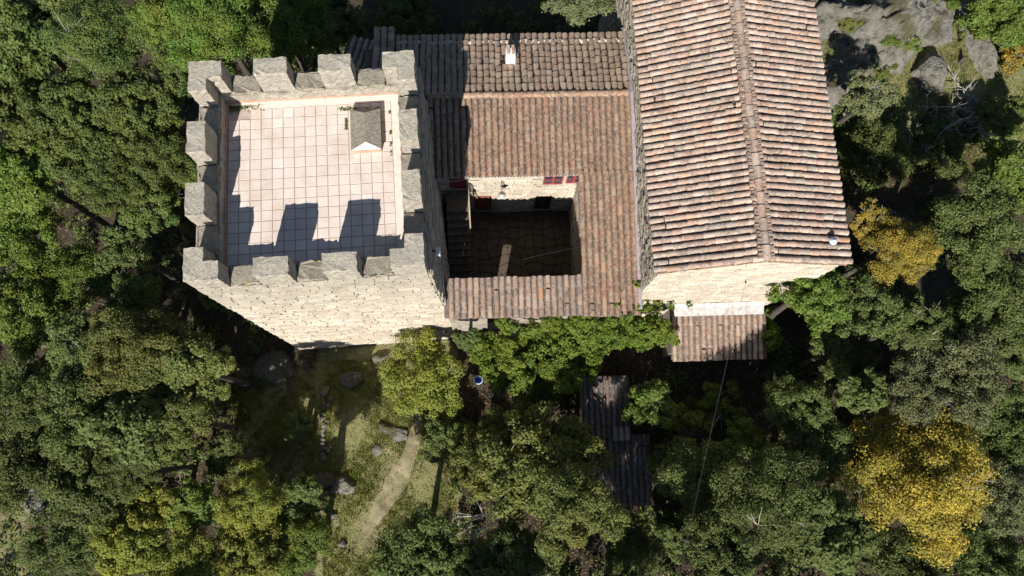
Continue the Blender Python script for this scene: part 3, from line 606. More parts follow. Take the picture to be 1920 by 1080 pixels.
# windows and doors of the courtyard wall
def window(x0, x1, z0, z1):
    w = link('window', (lambda b: (b.box(x0, x1, WY + .10, WY + .14, z0, z1), b.mesh('window', M_GLASS))[1])(MB()), wing)
    b = MB(); t = .055
    b.box(x0, x0 + t, WY + .05, WY + .12, z0, z1); b.box(x1 - t, x1, WY + .05, WY + .12, z0, z1); b.box(x0 + t, x1 - t, WY + .05, WY + .12, z1 - t, z1); b.box(x0 + t, x1 - t, WY + .05, WY + .12, z0, z0 + t)
    xm = (x0 + x1) / 2; b.box(xm - .045, xm + .045, WY + .045, WY + .115, z0 + t, z1 - t)
    for za, zb2 in (((z0 * 2 + z1) / 3, 0), ((z0 + 2 * z1) / 3, 0)): b.box(x0 + t, xm - .045, WY + .07, WY + .11, za - .018, za + .018); b.box(xm + .045, x1 - t, WY + .07, WY + .11, za - .018, za + .018)
    link('window_frame', b.mesh('window_frame', M_RED), w)
    b = MB(); b.box(x0 - .05, x1 + .05, WY - .07, WY + .06, z0 - .07, z0 - .003); link('window_sill', b.mesh('window_sill', M_STONE_H), w)
window(*OP[0]); window(*OP[1])
def door(o, mat, name='door'):
    d_ = link(name, (lambda b: (b.box(o[0], o[1], WY + .12, WY + .17, o[2], o[3]), b.mesh(name, mat))[1])(MB()), wing)
    n = 5; w = (o[1] - o[0] - .1) / n
    for i in range(n):
        b = MB(); b.box(o[0] + .05 + i * w + .006, o[0] + .05 + (i + 1) * w - .006, WY + .085, WY + .122, o[2] + .04, o[3] - .05); link('plank', b.mesh('plank', mat), d_)
    b = MB(); b.box(o[0] + .09, o[0] + .12, WY + .03, WY + .085, (o[2] + o[3]) / 2 - .06, (o[2] + o[3]) / 2 + .06); link('handle', b.mesh('handle', M_IRON), d_)
door(OP[2], M_RED); door(OP[3], M_REDWOOD); door(OP[4], M_DARKWOOD)
# eave gutter board
b = MB(); b.box(7.0, 12.42, WY - .42, WY - .36, zb(WY - .4) - .03, zb(WY - .4) + .03); link('eave_gutter', b.mesh('eave_gutter', M_WHITEPAINT), wing)

# ------------------------------------------------------------------ gallery: east and south roofs round the courtyard
CX = 12.42; CY0, CY1 = 1.2, 5.12; GY0 = -0.18
gal = thing('courtyard_gallery', 'L shaped tiled gallery roof around the east and south sides of the courtyard', 'building', (0, 0, 0))
def slab(b, x0, x1, y0, y1, t=.08):
    b.add([(x0, y0, zb(y0)), (x1, y0, zb(y0)), (x1, y1, zb(y1)), (x0, y1, zb(y1)), (x0, y0, zb(y0) - t), (x1, y0, zb(y0) - t), (x1, y1, zb(y1) - t), (x0, y1, zb(y1) - t)],
          [(0, 1, 2, 3), (7, 6, 5, 4), (0, 4, 5, 1), (1, 5, 6, 2), (2, 6, 7, 3), (3, 7, 4, 0)])
b = MB(); slab(b, CX + .02, 14.6, GY0 + .02, CY1 - .01); slab(b, 7.2, CX + .016, GY0 + .02, CY0); link('roof', b.mesh('roof', M_SOFFIT), gal)
LC = (CY1 - GY0) * math.hypot(1, SB)
canal_roof(gal, (CX - .04, CY1, zb(CY1)), dB, (1, 0, 0), 9, 16, M_TILE_WING, 0.243, LC / 16, lambda p: p.x < 14.55, 300, 0.010, 0.045, 'roof_tile', 1.1, 0.015, tilt=(.015, .035))
canal_roof(gal, (7.35, CY0 + .04, zb(CY0 + .04)), dB, (1, 0, 0), 21, 4, M_TILE_GREY, 0.2415, (CY0 - GY0) / 4 * 1.03, lambda p: p.x > 7.3, 300, 0.014, 0.045, 'roof_tile', 1.12, 0.03)
b = MB(); wall_open(b, 7.3, 14.6, .1, .42, -.5, zb(.1) - .12, [(8.80, 9.24, FZ, 5.72)]); link('south_wall', b.mesh('south_wall', M_MORTAR_G), gal)
b = MB(); b.box(CX + .22, CX + .55, .42, WY, FZ - 1, zb(.42) - .1); link('east_wall', b.mesh('east_wall', M_MORTAR_G), gal)
masonry(gal, (CX + .215, WY, FZ), (CX + .215, .42, FZ), (CX + .215, .42, 7.3), (CX + .215, WY, 7.3), M_STONE_D, (0.14, 0.26), (0.25, 0.6), 0, None, 0.035)
masonry(gal, (7.3, .1, 0), (14.5, .1, 0), (14.5, .1, zb(.1) - .15), (7.3, .1, zb(.1) - .15), M_STONE_D, (0.14, 0.26), (0.25, 0.6), 0, lambda c, p0, p1: not (p1.x > 8.78 and p0.x < 9.26 and p1.z > FZ and p0.z < 5.75), 0.04)
for i in range(6):
    x = 8.0 + i * .82; b = MB(); b.box(x - .05, x + .05, .3, CY0 - .03, zb(.8) - .22, zb(.8) - .10); link('rafter', b.mesh('rafter', M_DARKWOOD), gal)

# courtyard floor: flagstones on a bed
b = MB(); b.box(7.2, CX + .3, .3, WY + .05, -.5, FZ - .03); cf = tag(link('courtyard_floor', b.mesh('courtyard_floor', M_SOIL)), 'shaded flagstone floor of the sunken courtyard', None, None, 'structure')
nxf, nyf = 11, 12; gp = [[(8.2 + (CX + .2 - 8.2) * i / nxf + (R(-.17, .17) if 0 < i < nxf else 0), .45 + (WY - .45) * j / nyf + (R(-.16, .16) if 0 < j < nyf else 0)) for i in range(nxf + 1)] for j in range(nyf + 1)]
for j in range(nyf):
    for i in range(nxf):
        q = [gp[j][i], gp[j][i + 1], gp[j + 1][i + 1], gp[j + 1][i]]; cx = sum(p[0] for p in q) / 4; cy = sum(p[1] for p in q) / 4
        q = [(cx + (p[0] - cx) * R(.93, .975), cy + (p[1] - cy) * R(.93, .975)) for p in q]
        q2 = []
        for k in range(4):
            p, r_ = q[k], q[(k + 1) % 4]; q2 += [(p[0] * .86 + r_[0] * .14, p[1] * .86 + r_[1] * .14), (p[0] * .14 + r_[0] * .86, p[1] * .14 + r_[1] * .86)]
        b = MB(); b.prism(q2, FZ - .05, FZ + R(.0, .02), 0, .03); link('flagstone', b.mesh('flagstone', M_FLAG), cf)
# stair along the tower wall
stair = thing('stone_stair', 'shaded stone stair climbing beside the tower wall to the red door', 'stair', (7.75, 3, FZ))
NSt = 13; zl = 5.84
b = MB(); b.box(-.5, .42, 1.55, WY - 3 + .02, -.1, zl - FZ); link('landing', b.mesh('landing', M_STEP), stair)
for i in range(NSt):
    y1 = 1.55 - i * .26; b = MB(); h = (zl - FZ) * (1 - (i + 1) / (NSt + 1)); b.box(-.5, .42, y1 - .26, y1 - .001, -.1, h - .06, 0, .004); b.box(-.5, .44, y1 - .285, y1 - .004, h - .06, h, 0, .006); link('step', b.mesh('step', M_STEP), stair)
rail = thing('handrail', 'pale wooden handrail at the head of the courtyard stair', 'railing', (8.2, 4.7, zl))
b = MB(); b.tube([(0, .7, .95), (0, -.1, .95), (0.02, -.95, .1)], .032, 8); link('rail', b.mesh('rail', M_WOOD, True), rail)
for y, z0, z1 in ((.66, 0, .95), (-.1, 0, .95), (-.92, -.75, .12)):
    b = MB(); b.tube([(0, y, z0), (0, y, z1)], .035, 6); link('post', b.mesh('post', M_WOOD, True), rail)
for k in range(5):
    b = MB(); y = .5 - k * .14; b.tube([(0, y, .02), (0, y, .94)], .010, 5); link('baluster', b.mesh('baluster', M_IRON, True), rail)
# lantern on a bracket
lan = thing('wall_lantern', 'black iron bracket lantern with grey round shade on the courtyard wall', 'lamp', (9.52, WY, 6.75))
b = MB(); b.tube([(0, .03, .25), (0, -.25, .3), (0, -.5, .22), (0, -.58, .1)], .016, 6); b.tube([(0, .02, -.1), (0, -.2, .1), (0, -.4, .26)], .012, 6); b.box(-.04, .04, -.01, .03, -.15, .32); link('bracket', b.mesh('bracket', M_IRON, True), lan)
b = MB(); b.lathe([(.02, .12), (.05, .08), (.15, .02), (.165, 0), (.15, -.005)], 18, (0, -.58, 0)); link('lamp_shade', b.mesh('lamp_shade', M_LAMPSHADE, True), lan)
b = MB(); b.lathe([(.02, .0), (.09, -.02), (.07, -.22), (.03, -.25), (0, -.25)], 6, (0, -.58, 0)); link('lantern_body', b.mesh('lantern_body', M_IRON), lan)
b = MB(); b.tube([(10.3, 2.7, 4.95), (11.4, 2.95, 4.86), (12.62, 3.15, 4.98)], .012, 5); tag(link('washing_line', b.mesh('washing_line', M_WHITEPAINT)), 'thin pale washing line stretched across the dark courtyard', 'line')
b = MB(); pts_ = [(6.95 + 1.5 * t, 5.0 + .1 * t, 8.25 - .35 * math.sin(math.pi * t)) for t in np.linspace(0, 1, 8)]; b.tube(pts_, .010, 5); tag(link('eave_cable', b.mesh('eave_cable', M_WHITEPAINT)), 'thin pale cable from the tower to the courtyard eave', 'cable')

# ------------------------------------------------------------------ lean-to and sheds
lean = thing('lean_to', 'small lean-to with weathered tile roof and white flashing against the house gable', 'shed', (18.3, -.6, 2))
LX0, LX1 = 16.35, 20.2; lz = lambda y: 5.0 - .26 * (.5 - y); dL = Vector((0, -1, -.26)); off = Vector((18.3, -.6, 2))
b = MB(); b.box(LX0 + .15 - 18.3, LX1 - .15 - 18.3, -1.25 + .6, .55 + .6, -1.5, lz(-1.25) - 2.1, 0); link('wall', b.mesh('wall', M_MORTAR_G), lean)
def slab2(x0, x1, y0, y1, zf, o, t=.07):
    b = MB(); b.add([(x - o[0], y - o[1], zf(y) - o[2] - q) for q in (0, t) for x, y in ((x0, y0), (x1, y0), (x1, y1), (x0, y1))], [(0, 1, 2, 3), (7, 6, 5, 4), (0, 4, 5, 1), (1, 5, 6, 2), (2, 6, 7, 3), (3, 7, 4, 0)]); return b
link('roof', slab2(LX0, LX1, -1.62, .52, lz, off).mesh('roof', M_CHANNEL), lean)
canal_roof(lean, (LX0, .12, lz(.12)), dL, (1, 0, 0), 16, 5, M_TILE_GREY, 0.241, 0.365, None, 300, 0.01, 0.045, 'roof_tile', 1.0, 0, off)
for i in range(5):
    x0 = LX0 + .1 + i * .75; b = MB(); b.add([(x0 - 18.3, 0.08 + .6, lz(0.08) - 2 + .15), (x0 + .74 - 18.3, 0.08 + .6, lz(0.08) - 2 + .15), (x0 + .74 - 18.3, .42 + .6, lz(.42) - 2 + .17), (x0 - 18.3, .42 + .6, lz(.42) - 2 + .17), (x0 - 18.3, .555 + .6, lz(.5) - 2 + .30), (x0 + .74 - 18.3, .555 + .6, lz(.5) - 2 + .30)], [(0, 1, 2, 3), (3, 2, 5, 4)])
    link('flashing', b.mesh('flashing', M_WHITEPAINT), lean)
def shed(name, label, x0, x1, y0, y1, zt, slope, nrow, side):
    o = Vector(((x0 + x1) / 2, (y0 + y1) / 2, gh((x0 + x1) / 2, (y0 + y1) / 2))); s = thing(name, label, 'shed', o); zf = lambda y: zt - slope * (y1 - y)
    b = MB(); b.box(x0 + .12 - o.x, x1 - .12 - o.x, y0 + .12 - o.y, y1 - .12 - o.y, -.6, zf(y0) - .1 - o.z, 0, .01); link('wall', b.mesh('wall', M_MORTAR_G), s)
    link('roof', slab2(x0, x1, y0, y1, zf, o).mesh('roof', M_CHANNEL), s)
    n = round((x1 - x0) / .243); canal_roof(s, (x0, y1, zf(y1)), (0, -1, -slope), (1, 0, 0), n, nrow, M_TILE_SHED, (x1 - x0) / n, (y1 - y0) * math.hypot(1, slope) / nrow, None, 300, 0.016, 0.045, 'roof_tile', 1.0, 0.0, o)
    return s, o, zf
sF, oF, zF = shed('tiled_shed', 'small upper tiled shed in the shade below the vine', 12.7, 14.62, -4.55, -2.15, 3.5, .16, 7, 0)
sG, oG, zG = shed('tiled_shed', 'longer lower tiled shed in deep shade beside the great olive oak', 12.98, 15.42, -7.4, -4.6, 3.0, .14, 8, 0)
for i in range(3):
    x = 14.02 + i * .25; dd = Vector((0, -1, -.12)).normalized(); yy = Vector((0, 0, 1)).cross(dd).normalized(); lt = bpy.data.meshes.new('pale_tile') if i == 0 else lt
    if i == 0: lt.from_pydata((TV * np.array([1.25, 1.2, 1.2])).tolist(), [], TF.tolist()); lt.materials.append(M_STONE_D); lt.polygons.foreach_set('use_smooth', [True] * len(TF))
    link('pale_tile', lt, sF, frame(Vector((x, -4.2, zF(-4.2) + .17)) - oF, dd, yy, dd.cross(yy)))

# hanging wire, blue tub
b = MB(); W0, W1 = Vector((18.07, .5, 9.07)), Vector((11.7, -20.0, 9.2)); b.tube([W0.lerp(W1, t) - Vector((0, 0, .8 * math.sin(math.pi * t))) for t in np.linspace(0, 1, 24)], .0045, 5)
tag(link('overhead_wire', b.mesh('overhead_wire', M_WIRE, True)), 'thin overhead wire running from the house gable down past the sheds', 'wire')
b = MB(); b.tube([(18.07, .62, 9.07), (18.07, .48, 9.07)], .03, 8); tag(link('wire_bracket', b.mesh('wire_bracket', M_IRON)), 'little iron anchor on the house gable holding the overhead wire', 'bracket')
tub = thing('blue_tub', 'round blue tub with white rim beside the yellow green tree', 'tub', (8.33, -1.8, gh(8.33, -1.8)))
b = MB(); b.lathe([(0, .02), (.16, .02), (.19, .3), (.165, .3), (.14, .05), (0, .05)], 20); link('bowl', b.mesh('bowl', M_BLUE, True), tub)
b = MB(); b.lathe([(.16, .3), (.175, .325), (.2, .325), (.215, .3), (.2, .285)], 20); link('rim', b.mesh('rim', M_PALEBLUE, True), tub)

# ------------------------------------------------------------------ rocks
def boulder_mesh(name, mat, sx, sy, sz, seed, cuts=16, n=44):
    g = np.random.default_rng(seed); th = np.linspace(0, np.pi, n); ph = np.linspace(0, 2 * np.pi, 2 * n, endpoint=False)
    T, P = np.meshgrid(th, ph, indexing='ij'); d = np.stack([np.sin(T) * np.cos(P), np.sin(T) * np.sin(P), np.cos(T)], -1).reshape(-1, 3)
    r = np.ones(len(d))
    for _ in range(cuts):
        q = g.normal(size=3); q /= np.linalg.norm(q); k = d @ q; lim = g.uniform(.55, .9); r = np.where(k > 0.05, np.minimum(r, lim / np.maximum(k, .05)), r)
    for amp, fr in ((.04, 7), (.03, 13), (.02, 23), (.013, 41)):
        k1, k2 = g.normal(size=3), g.normal(size=3); r = r + amp * np.sin(d @ k1 * fr + 3 * np.sin(d @ k2 * fr * .4))
    for _ in range(7):
        k1, k2 = g.normal(size=3), g.normal(size=3); r = r - .07 * np.exp(-np.abs(d @ k1 * 1.2 + .25 * np.sin(d @ k2 * 5) + g.uniform(-.6, .6)) * 22)
    v = d * r[:, None] * np.array([sx, sy, sz]); m = 2 * n; i, j = np.meshgrid(np.arange(n - 1), np.arange(m), indexing='ij'); a = (i * m + j).ravel(); b = (i * m + (j + 1) % m).ravel()
    return np_mesh_idx(name, v, np.stack([a, a + m, b + m, b], 1), mat, False)
ROCKS = [
 (-1.1, -1.0, 1.15, 0.95, 0.75, M_ROCK_D, 'boulder', 'big rounded grey boulder at the south west foot of the tower'),
 (2.5, -1.5, 0.72, 0.42, 0.32, M_ROCK_D, 'boulder', 'flat grey slab of rock just below the south wall of the tower'),
 (4.3, -4.0, 0.8, 0.4, 0.14, M_ROCK, 'rock_outcrop', 'pale low rock breaking through the grass beside the footpath'),
 (3.6, -4.8, 0.3, 0.32, 0.14, M_ROCK, 'rock_outcrop', 'little pale stone in the grass left of the footpath'),
 (2.0, -6.3, 1.0, 0.5, 0.28, M_ROCK, 'rock_outcrop', 'pale jagged outcrop at the left edge of the clearing'),
 (1.2, -6.0, 0.55, 0.4, 0.3, M_ROCK_D, 'rock_outcrop', 'dark twiggy rock left of the pale jagged outcrop'),
 (1.6, -7.6, 0.28, 0.2, 0.2, M_ROCK, 'boulder', 'small white stone low on the left side of the clearing'),
 (2.1, -8.8, 0.25, 0.18, 0.14, M_ROCK, 'boulder', 'small pale stone near the bottom of the clearing'),
 (3.7, -0.55, 0.5, 0.25, 0.2, M_ROCK, 'boulder', 'pale footing rock against the south wall of the tower'),
 (29.2, 13.2, 1.3, 1.9, 1.0, M_ROCK, 'rock_outcrop', 'grey rock rib on the slope left of the vivid corner tree'),
 (31.4, 12.4, 0.7, 2.4, 0.8, M_ROCK, 'rock_outcrop', 'long narrow pale rock spine near the top right corner'),
 (28.6, 10.6, 0.9, 1.2, 0.7, M_ROCK, 'rock_outcrop', 'pale boulder midway down the rocky slope'),
 (30.6, 9.3, 0.7, 1.0, 0.6, M_ROCK, 'rock_outcrop', 'weathered boulder under the bare grey branches'),
 (-12.2, -6.6, 0.9, 0.7, 0.5, M_ROCK, 'rock_outcrop', 'pale bare rock patch at the left edge above the brush pile'),
]
# the bare rock slope beside the house: a heightfield of cracked ledges
rx, ry = np.meshgrid(np.arange(20.5, 29.6, .1), np.arange(8.4, 18.0, .1)); gr = np.random.default_rng(3); rh = np.zeros_like(rx)
for amp, fr in ((.42, .55), (.26, 1.1), (.15, 2.1), (.08, 4.2), (.045, 8.5), (.025, 16)):
    for _ in range(3):
        a1, a2, p1, p2 = gr.uniform(0, 6.28, 4); w_ = rx * math.cos(a1) + ry * math.sin(a1) + .55 / fr * np.sin(fr * 1.3 * (rx * math.cos(a2) + ry * math.sin(a2)) + p2); rh += amp * (1 - 2 * np.abs(np.sin(fr * w_ + p1))) / 1.7
rh = rh + .35 * np.round((rh + .25 * ry) / .5) * .5 - .0875 * ry                                   # ledges
edge = np.minimum(np.minimum(sst(20.4, 21.0, rx), sst(29.4, 27.4, rx + .8 * np.sin(ry * 1.3))), np.minimum(sst(8.6, 10.6, ry + .9 * np.sin(rx * 1.1)), sst(18, 17.4, ry)))
rz_ = ground_h(rx, ry) + (rh + 1.35) * edge - .55 * (1 - edge) - .05; m_, n_ = rx.shape; q_ = (np.arange(m_ - 1)[:, None] * n_ + np.arange(n_ - 1)[None, :]).ravel()
tag(link('rock_slope', np_mesh_idx('rock_slope', np.stack([rx, ry, rz_], -1).reshape(-1, 3), np.stack([q_, q_ + 1, q_ + n_ + 1, q_ + n_], 1), M_ROCK, False)), 'grey tan cracked rock slope beside the stone house', None, None, 'structure')
for i, (x, y, sx, sy, sz, mt_, nm, lb) in enumerate(ROCKS):
    o = link(nm, boulder_mesh(nm, mt_, sx, sy, sz, 40 + i)); o.location = (x, y, gh(x, y) + sz * .15); o.rotation_euler = (R(-.12, .12), R(-.12, .12), R(-.3, .3)); tag(o, lb, 'rock')
ruin = thing('dry_stone_wall', 'tumbled line of dry stones crossing the shaded grass below the tower', 'wall', (1.2, -3.5, gh(1.2, -3.5)))
sm = [boulder_mesh('stone', M_ROCK, 1, 1, .75, 90 + k, 12, 7) for k in range(5)]
for k in range(46):
    x, y = 1.25 + R(-.2, .2), -1.9 - 3.2 * k / 46 + R(-.08, .08); s = R(.07, .17)
    link('stone', random.choice(sm), ruin, Matrix.Translation((x - 1.2, y + 3.5, gh(x, y) + .05 - gh(1.2, -3.5))) @ Matrix.Rotation(R(0, 6.3), 4, 'Z') @ Matrix.Scale(s, 4))

# ------------------------------------------------------------------ foliage
def leaf_quads(C_, N_, ll, lw, g):
    n = len(C_); rnd = g.normal(size=(n, 3)); nn = N_ + rnd * 0.55; nn /= np.linalg.norm(nn, axis=1)[:, None] + 1e-9
    t = np.cross(nn, g.normal(size=(n, 3))); t /= np.linalg.norm(t, axis=1)[:, None] + 1e-9; bt = np.cross(nn, t)
    L = (ll * g.uniform(.65, 1.3, n))[:, None]; Wd = (lw * g.uniform(.7, 1.25, n))[:, None]
    q = np.stack([C_ - t * L * .5, C_ + bt * Wd * .5 - t * L * .08 - nn * L * .06, C_ + t * L * .5, C_ - bt * Wd * .5 - t * L * .08 - nn * L * .06], 1)
    return q.reshape(-1, 3)
def clump_points(lobes, n_leaf, g, sub=9, subr=(.32, .5), zmin=-.35, fill=.18):
    """lobes (k,4): centre, radius. two levels of clumps, leaves on the outer clumps"""
    S = []
    for (x, y, z, r) in lobes:
        k = max(4, int(sub * g.uniform(.8, 1.2))); d = g.normal(size=(k, 3)); d /= np.linalg.norm(d, axis=1)[:, None]; d[:, 2] = np.where(d[:, 2] < zmin, -d[:, 2], d[:, 2])
        rr = r * g.uniform(*subr, k); c = np.array([x, y, z]) + d * (r * g.uniform(.55, .85, k))[:, None]
        S.append(np.c_[c, rr])
    S = np.concatenate(S); w = S[:, 3] ** 2; idx = g.choice(len(S), n_leaf, p=w / w.sum()); s = S[idx]
    d = g.normal(size=(n_leaf, 3)); d /= np.linalg.norm(d, axis=1)[:, None]; d[:, 2] = np.where(d[:, 2] < -.45, -d[:, 2], d[:, 2])
    rad = g.uniform(.72, 1.08, n_leaf); inner = g.random(n_leaf) < fill; rad = np.where(inner, g.uniform(.2, .8, n_leaf), rad); stray = g.random(n_leaf) < .04; rad = np.where(stray, rad * g.uniform(1.1, 1.5, n_leaf), rad)
    return s[:, :3] + d * (s[:, 3] * rad)[:, None], d + np.array([0, 0, .35])
def crown_lobes(Rr, g, nl, flat=.78):
    out = []; k = 0
    while len(out) < nl:
        d = g.normal(size=3); d /= np.linalg.norm(d)
        if d[2] < -.25: d[2] = -d[2]
        q = g.uniform(.38, .74); r = Rr * g.uniform(.29, .46)
        p = d * q * Rr * np.array([1, 1, flat])
        if all(np.linalg.norm(p - np.array(o[:3])) > .55 * r for o in out) or k > 400: out.append((*p, r))
        k += 1
    return np.array(out)
CROWNS = {}
def make_crowns():
    spec = {'S': (0.9, 9, 9000), 'M': (1.5, 15, 24000), 'L': (2.3, 24, 50000)}
    for key, (Rr, nl, nleaf) in spec.items():
        for v in range(5):
            g = np.random.default_rng(1000 + v * 17 + ord(key)); lob = crown_lobes(Rr, g, nl); p, nn = clump_points(lob, nleaf, g, 11, (.3, .46))
            me = np_mesh('crown_' + key, leaf_quads(p, nn, (.07, .095, .125, .08, .105)[v], (.046, .062, .085, .052, .066)[v], g), 4, LEAF['h']); CROWNS.setdefault(key, []).append((Rr, me, lob))
        if key == 'L':   # thin crown showing its twigs, broad leaved golden crown
            g = np.random.default_rng(77); lob = crown_lobes(2.3, g, 26); p, nn = clump_points(lob, 20000, g, 7, (.24, .38)); CROWNS['T'] = [(2.3, np_mesh('crown_thin', leaf_quads(p, nn, .125, .075, g), 4, LEAF['o']), lob)]
            g = np.random.default_rng(78); lob = crown_lobes(2.6, g, 40); p, nn = clump_points(lob, 70000, g, 12, (.28, .44)); CROWNS['Y'] = [(2.6, np_mesh('crown_broad', leaf_quads(p, nn, .085, .062, g), 4, LEAF['y']), lob)]
make_crowns()
def limb_path(a, b_, bend, n=4):
    a, b_ = Vector(a), Vector(b_); w = bend * .22; m = a.lerp(b_, .5) + Vector((R(-bend, bend), R(-bend, bend), R(0, bend)))
    return [(a * (1 - t) ** 2 + m * 2 * t * (1 - t) + b_ * t * t) + (Vector((R(-w, w), R(-w, w), R(-w, w))) if 0 < t < 1 else Vector()) for t in np.linspace(0, 1, n + 1)]
def tree(x, y, zt, r, ty, label, group='trees of the wood around the castle', twigs=0):
    g0 = gh(x, y); key = 'Y' if (ty == 'y' and r > 1.2) else 'T' if twigs else 'S' if r < 1.15 else 'M' if r < 1.9 else 'L'
    Rr, me, lob = random.choice(CROWNS[key]); s = r * 1.13 / Rr; flat = R(.85, 1.1)
    zc = zt - r * .78 * flat; 
    t = thing('tree' if r > .8 else 'shrub', label, 'tree' if r > .8 else 'shrub', (x, y, g0), 0, group)
    rz = R(0, 6.28); c = link('crown', me, t, Matrix.Translation((0, 0, zc - g0)) @ Matrix.Rotation(rz, 4, 'Z') @ Matrix.Diagonal((s * R(.92, 1.08), s * R(.92, 1.08), s * flat, 1)))
    c.material_slots[0].link = 'OBJECT'; c.material_slots[0].material = LEAF[ty]
    b = MB(); H = zc - g0; lean = (R(-.25, .25), R(-.25, .25)); tr = .05 + .055 * r
    fork = (lean[0], lean[1], max(.3, H - r * .45)); b.tube(limb_path((0, 0, -.3), fork, .15, 5), [tr * (1.25 - .1 * k) for k in range(6)], 7, cap=False)
    Mz = Matrix.Rotation(rz, 3, 'Z')
    for q in lob[::max(1, len(lob) // (9 if not twigs else 22))]:
        e = Mz @ (Vector(q[:3]) * s); e.z = e.z * flat; e = e + Vector((0, 0, H)); pth_ = limb_path(fork, e, .25 * r, 4)
        b.tube(pth_, [tr * .55, tr * .42, tr * .3, tr * .18, tr * .08], 5, cap=False)
        if twigs:
            for _ in range(5):
                d = Vector((R(-1, 1), R(-1, 1), R(-.1, 1))).normalized() * R(.35, .7); p0 = pth_[random.choice((2, 3, 4))]; b.tube([p0, p0 + d * .5 + Vector((R(-.06, .06),) * 3), p0 + d], [.018, .012, .005], 4, cap=False)
    if random.random() < .45 or ty == 'y':      # dead twigs poking through the leaves
        for q in random.sample(list(lob), min(len(lob), 7 if ty != 'y' else 12)):
            e = Mz @ (Vector(q[:3]) * s * R(.9, 1.1)); e = Vector((e.x, e.y, e.z * flat + H)); up_ = (Vector((q[0], q[1], abs(q[2]) + .5 * Rr)).normalized())
            for _ in range(5):
                d = (up_ + Vector((R(-1, 1), R(-1, 1), R(-.3, .6)))).normalized() * q[3] * s * R(.9, 1.35); mid = e + d * .55 + Vector((R(-.05, .05), R(-.05, .05), 0)); b.tube([e, mid, e + d], [.017, .012, .004], 4, 1, False)
                d2 = (d.normalized() + Vector((R(-1, 1), R(-1, 1), R(-.3, .6)))).normalized() * .28; b.tube([mid, mid + d2], [.009, .003], 3, 1, False)
    link('trunk', b.mesh('trunk', [M_DEAD if twigs else M_BARK, M_DEAD], True), t)
    return t
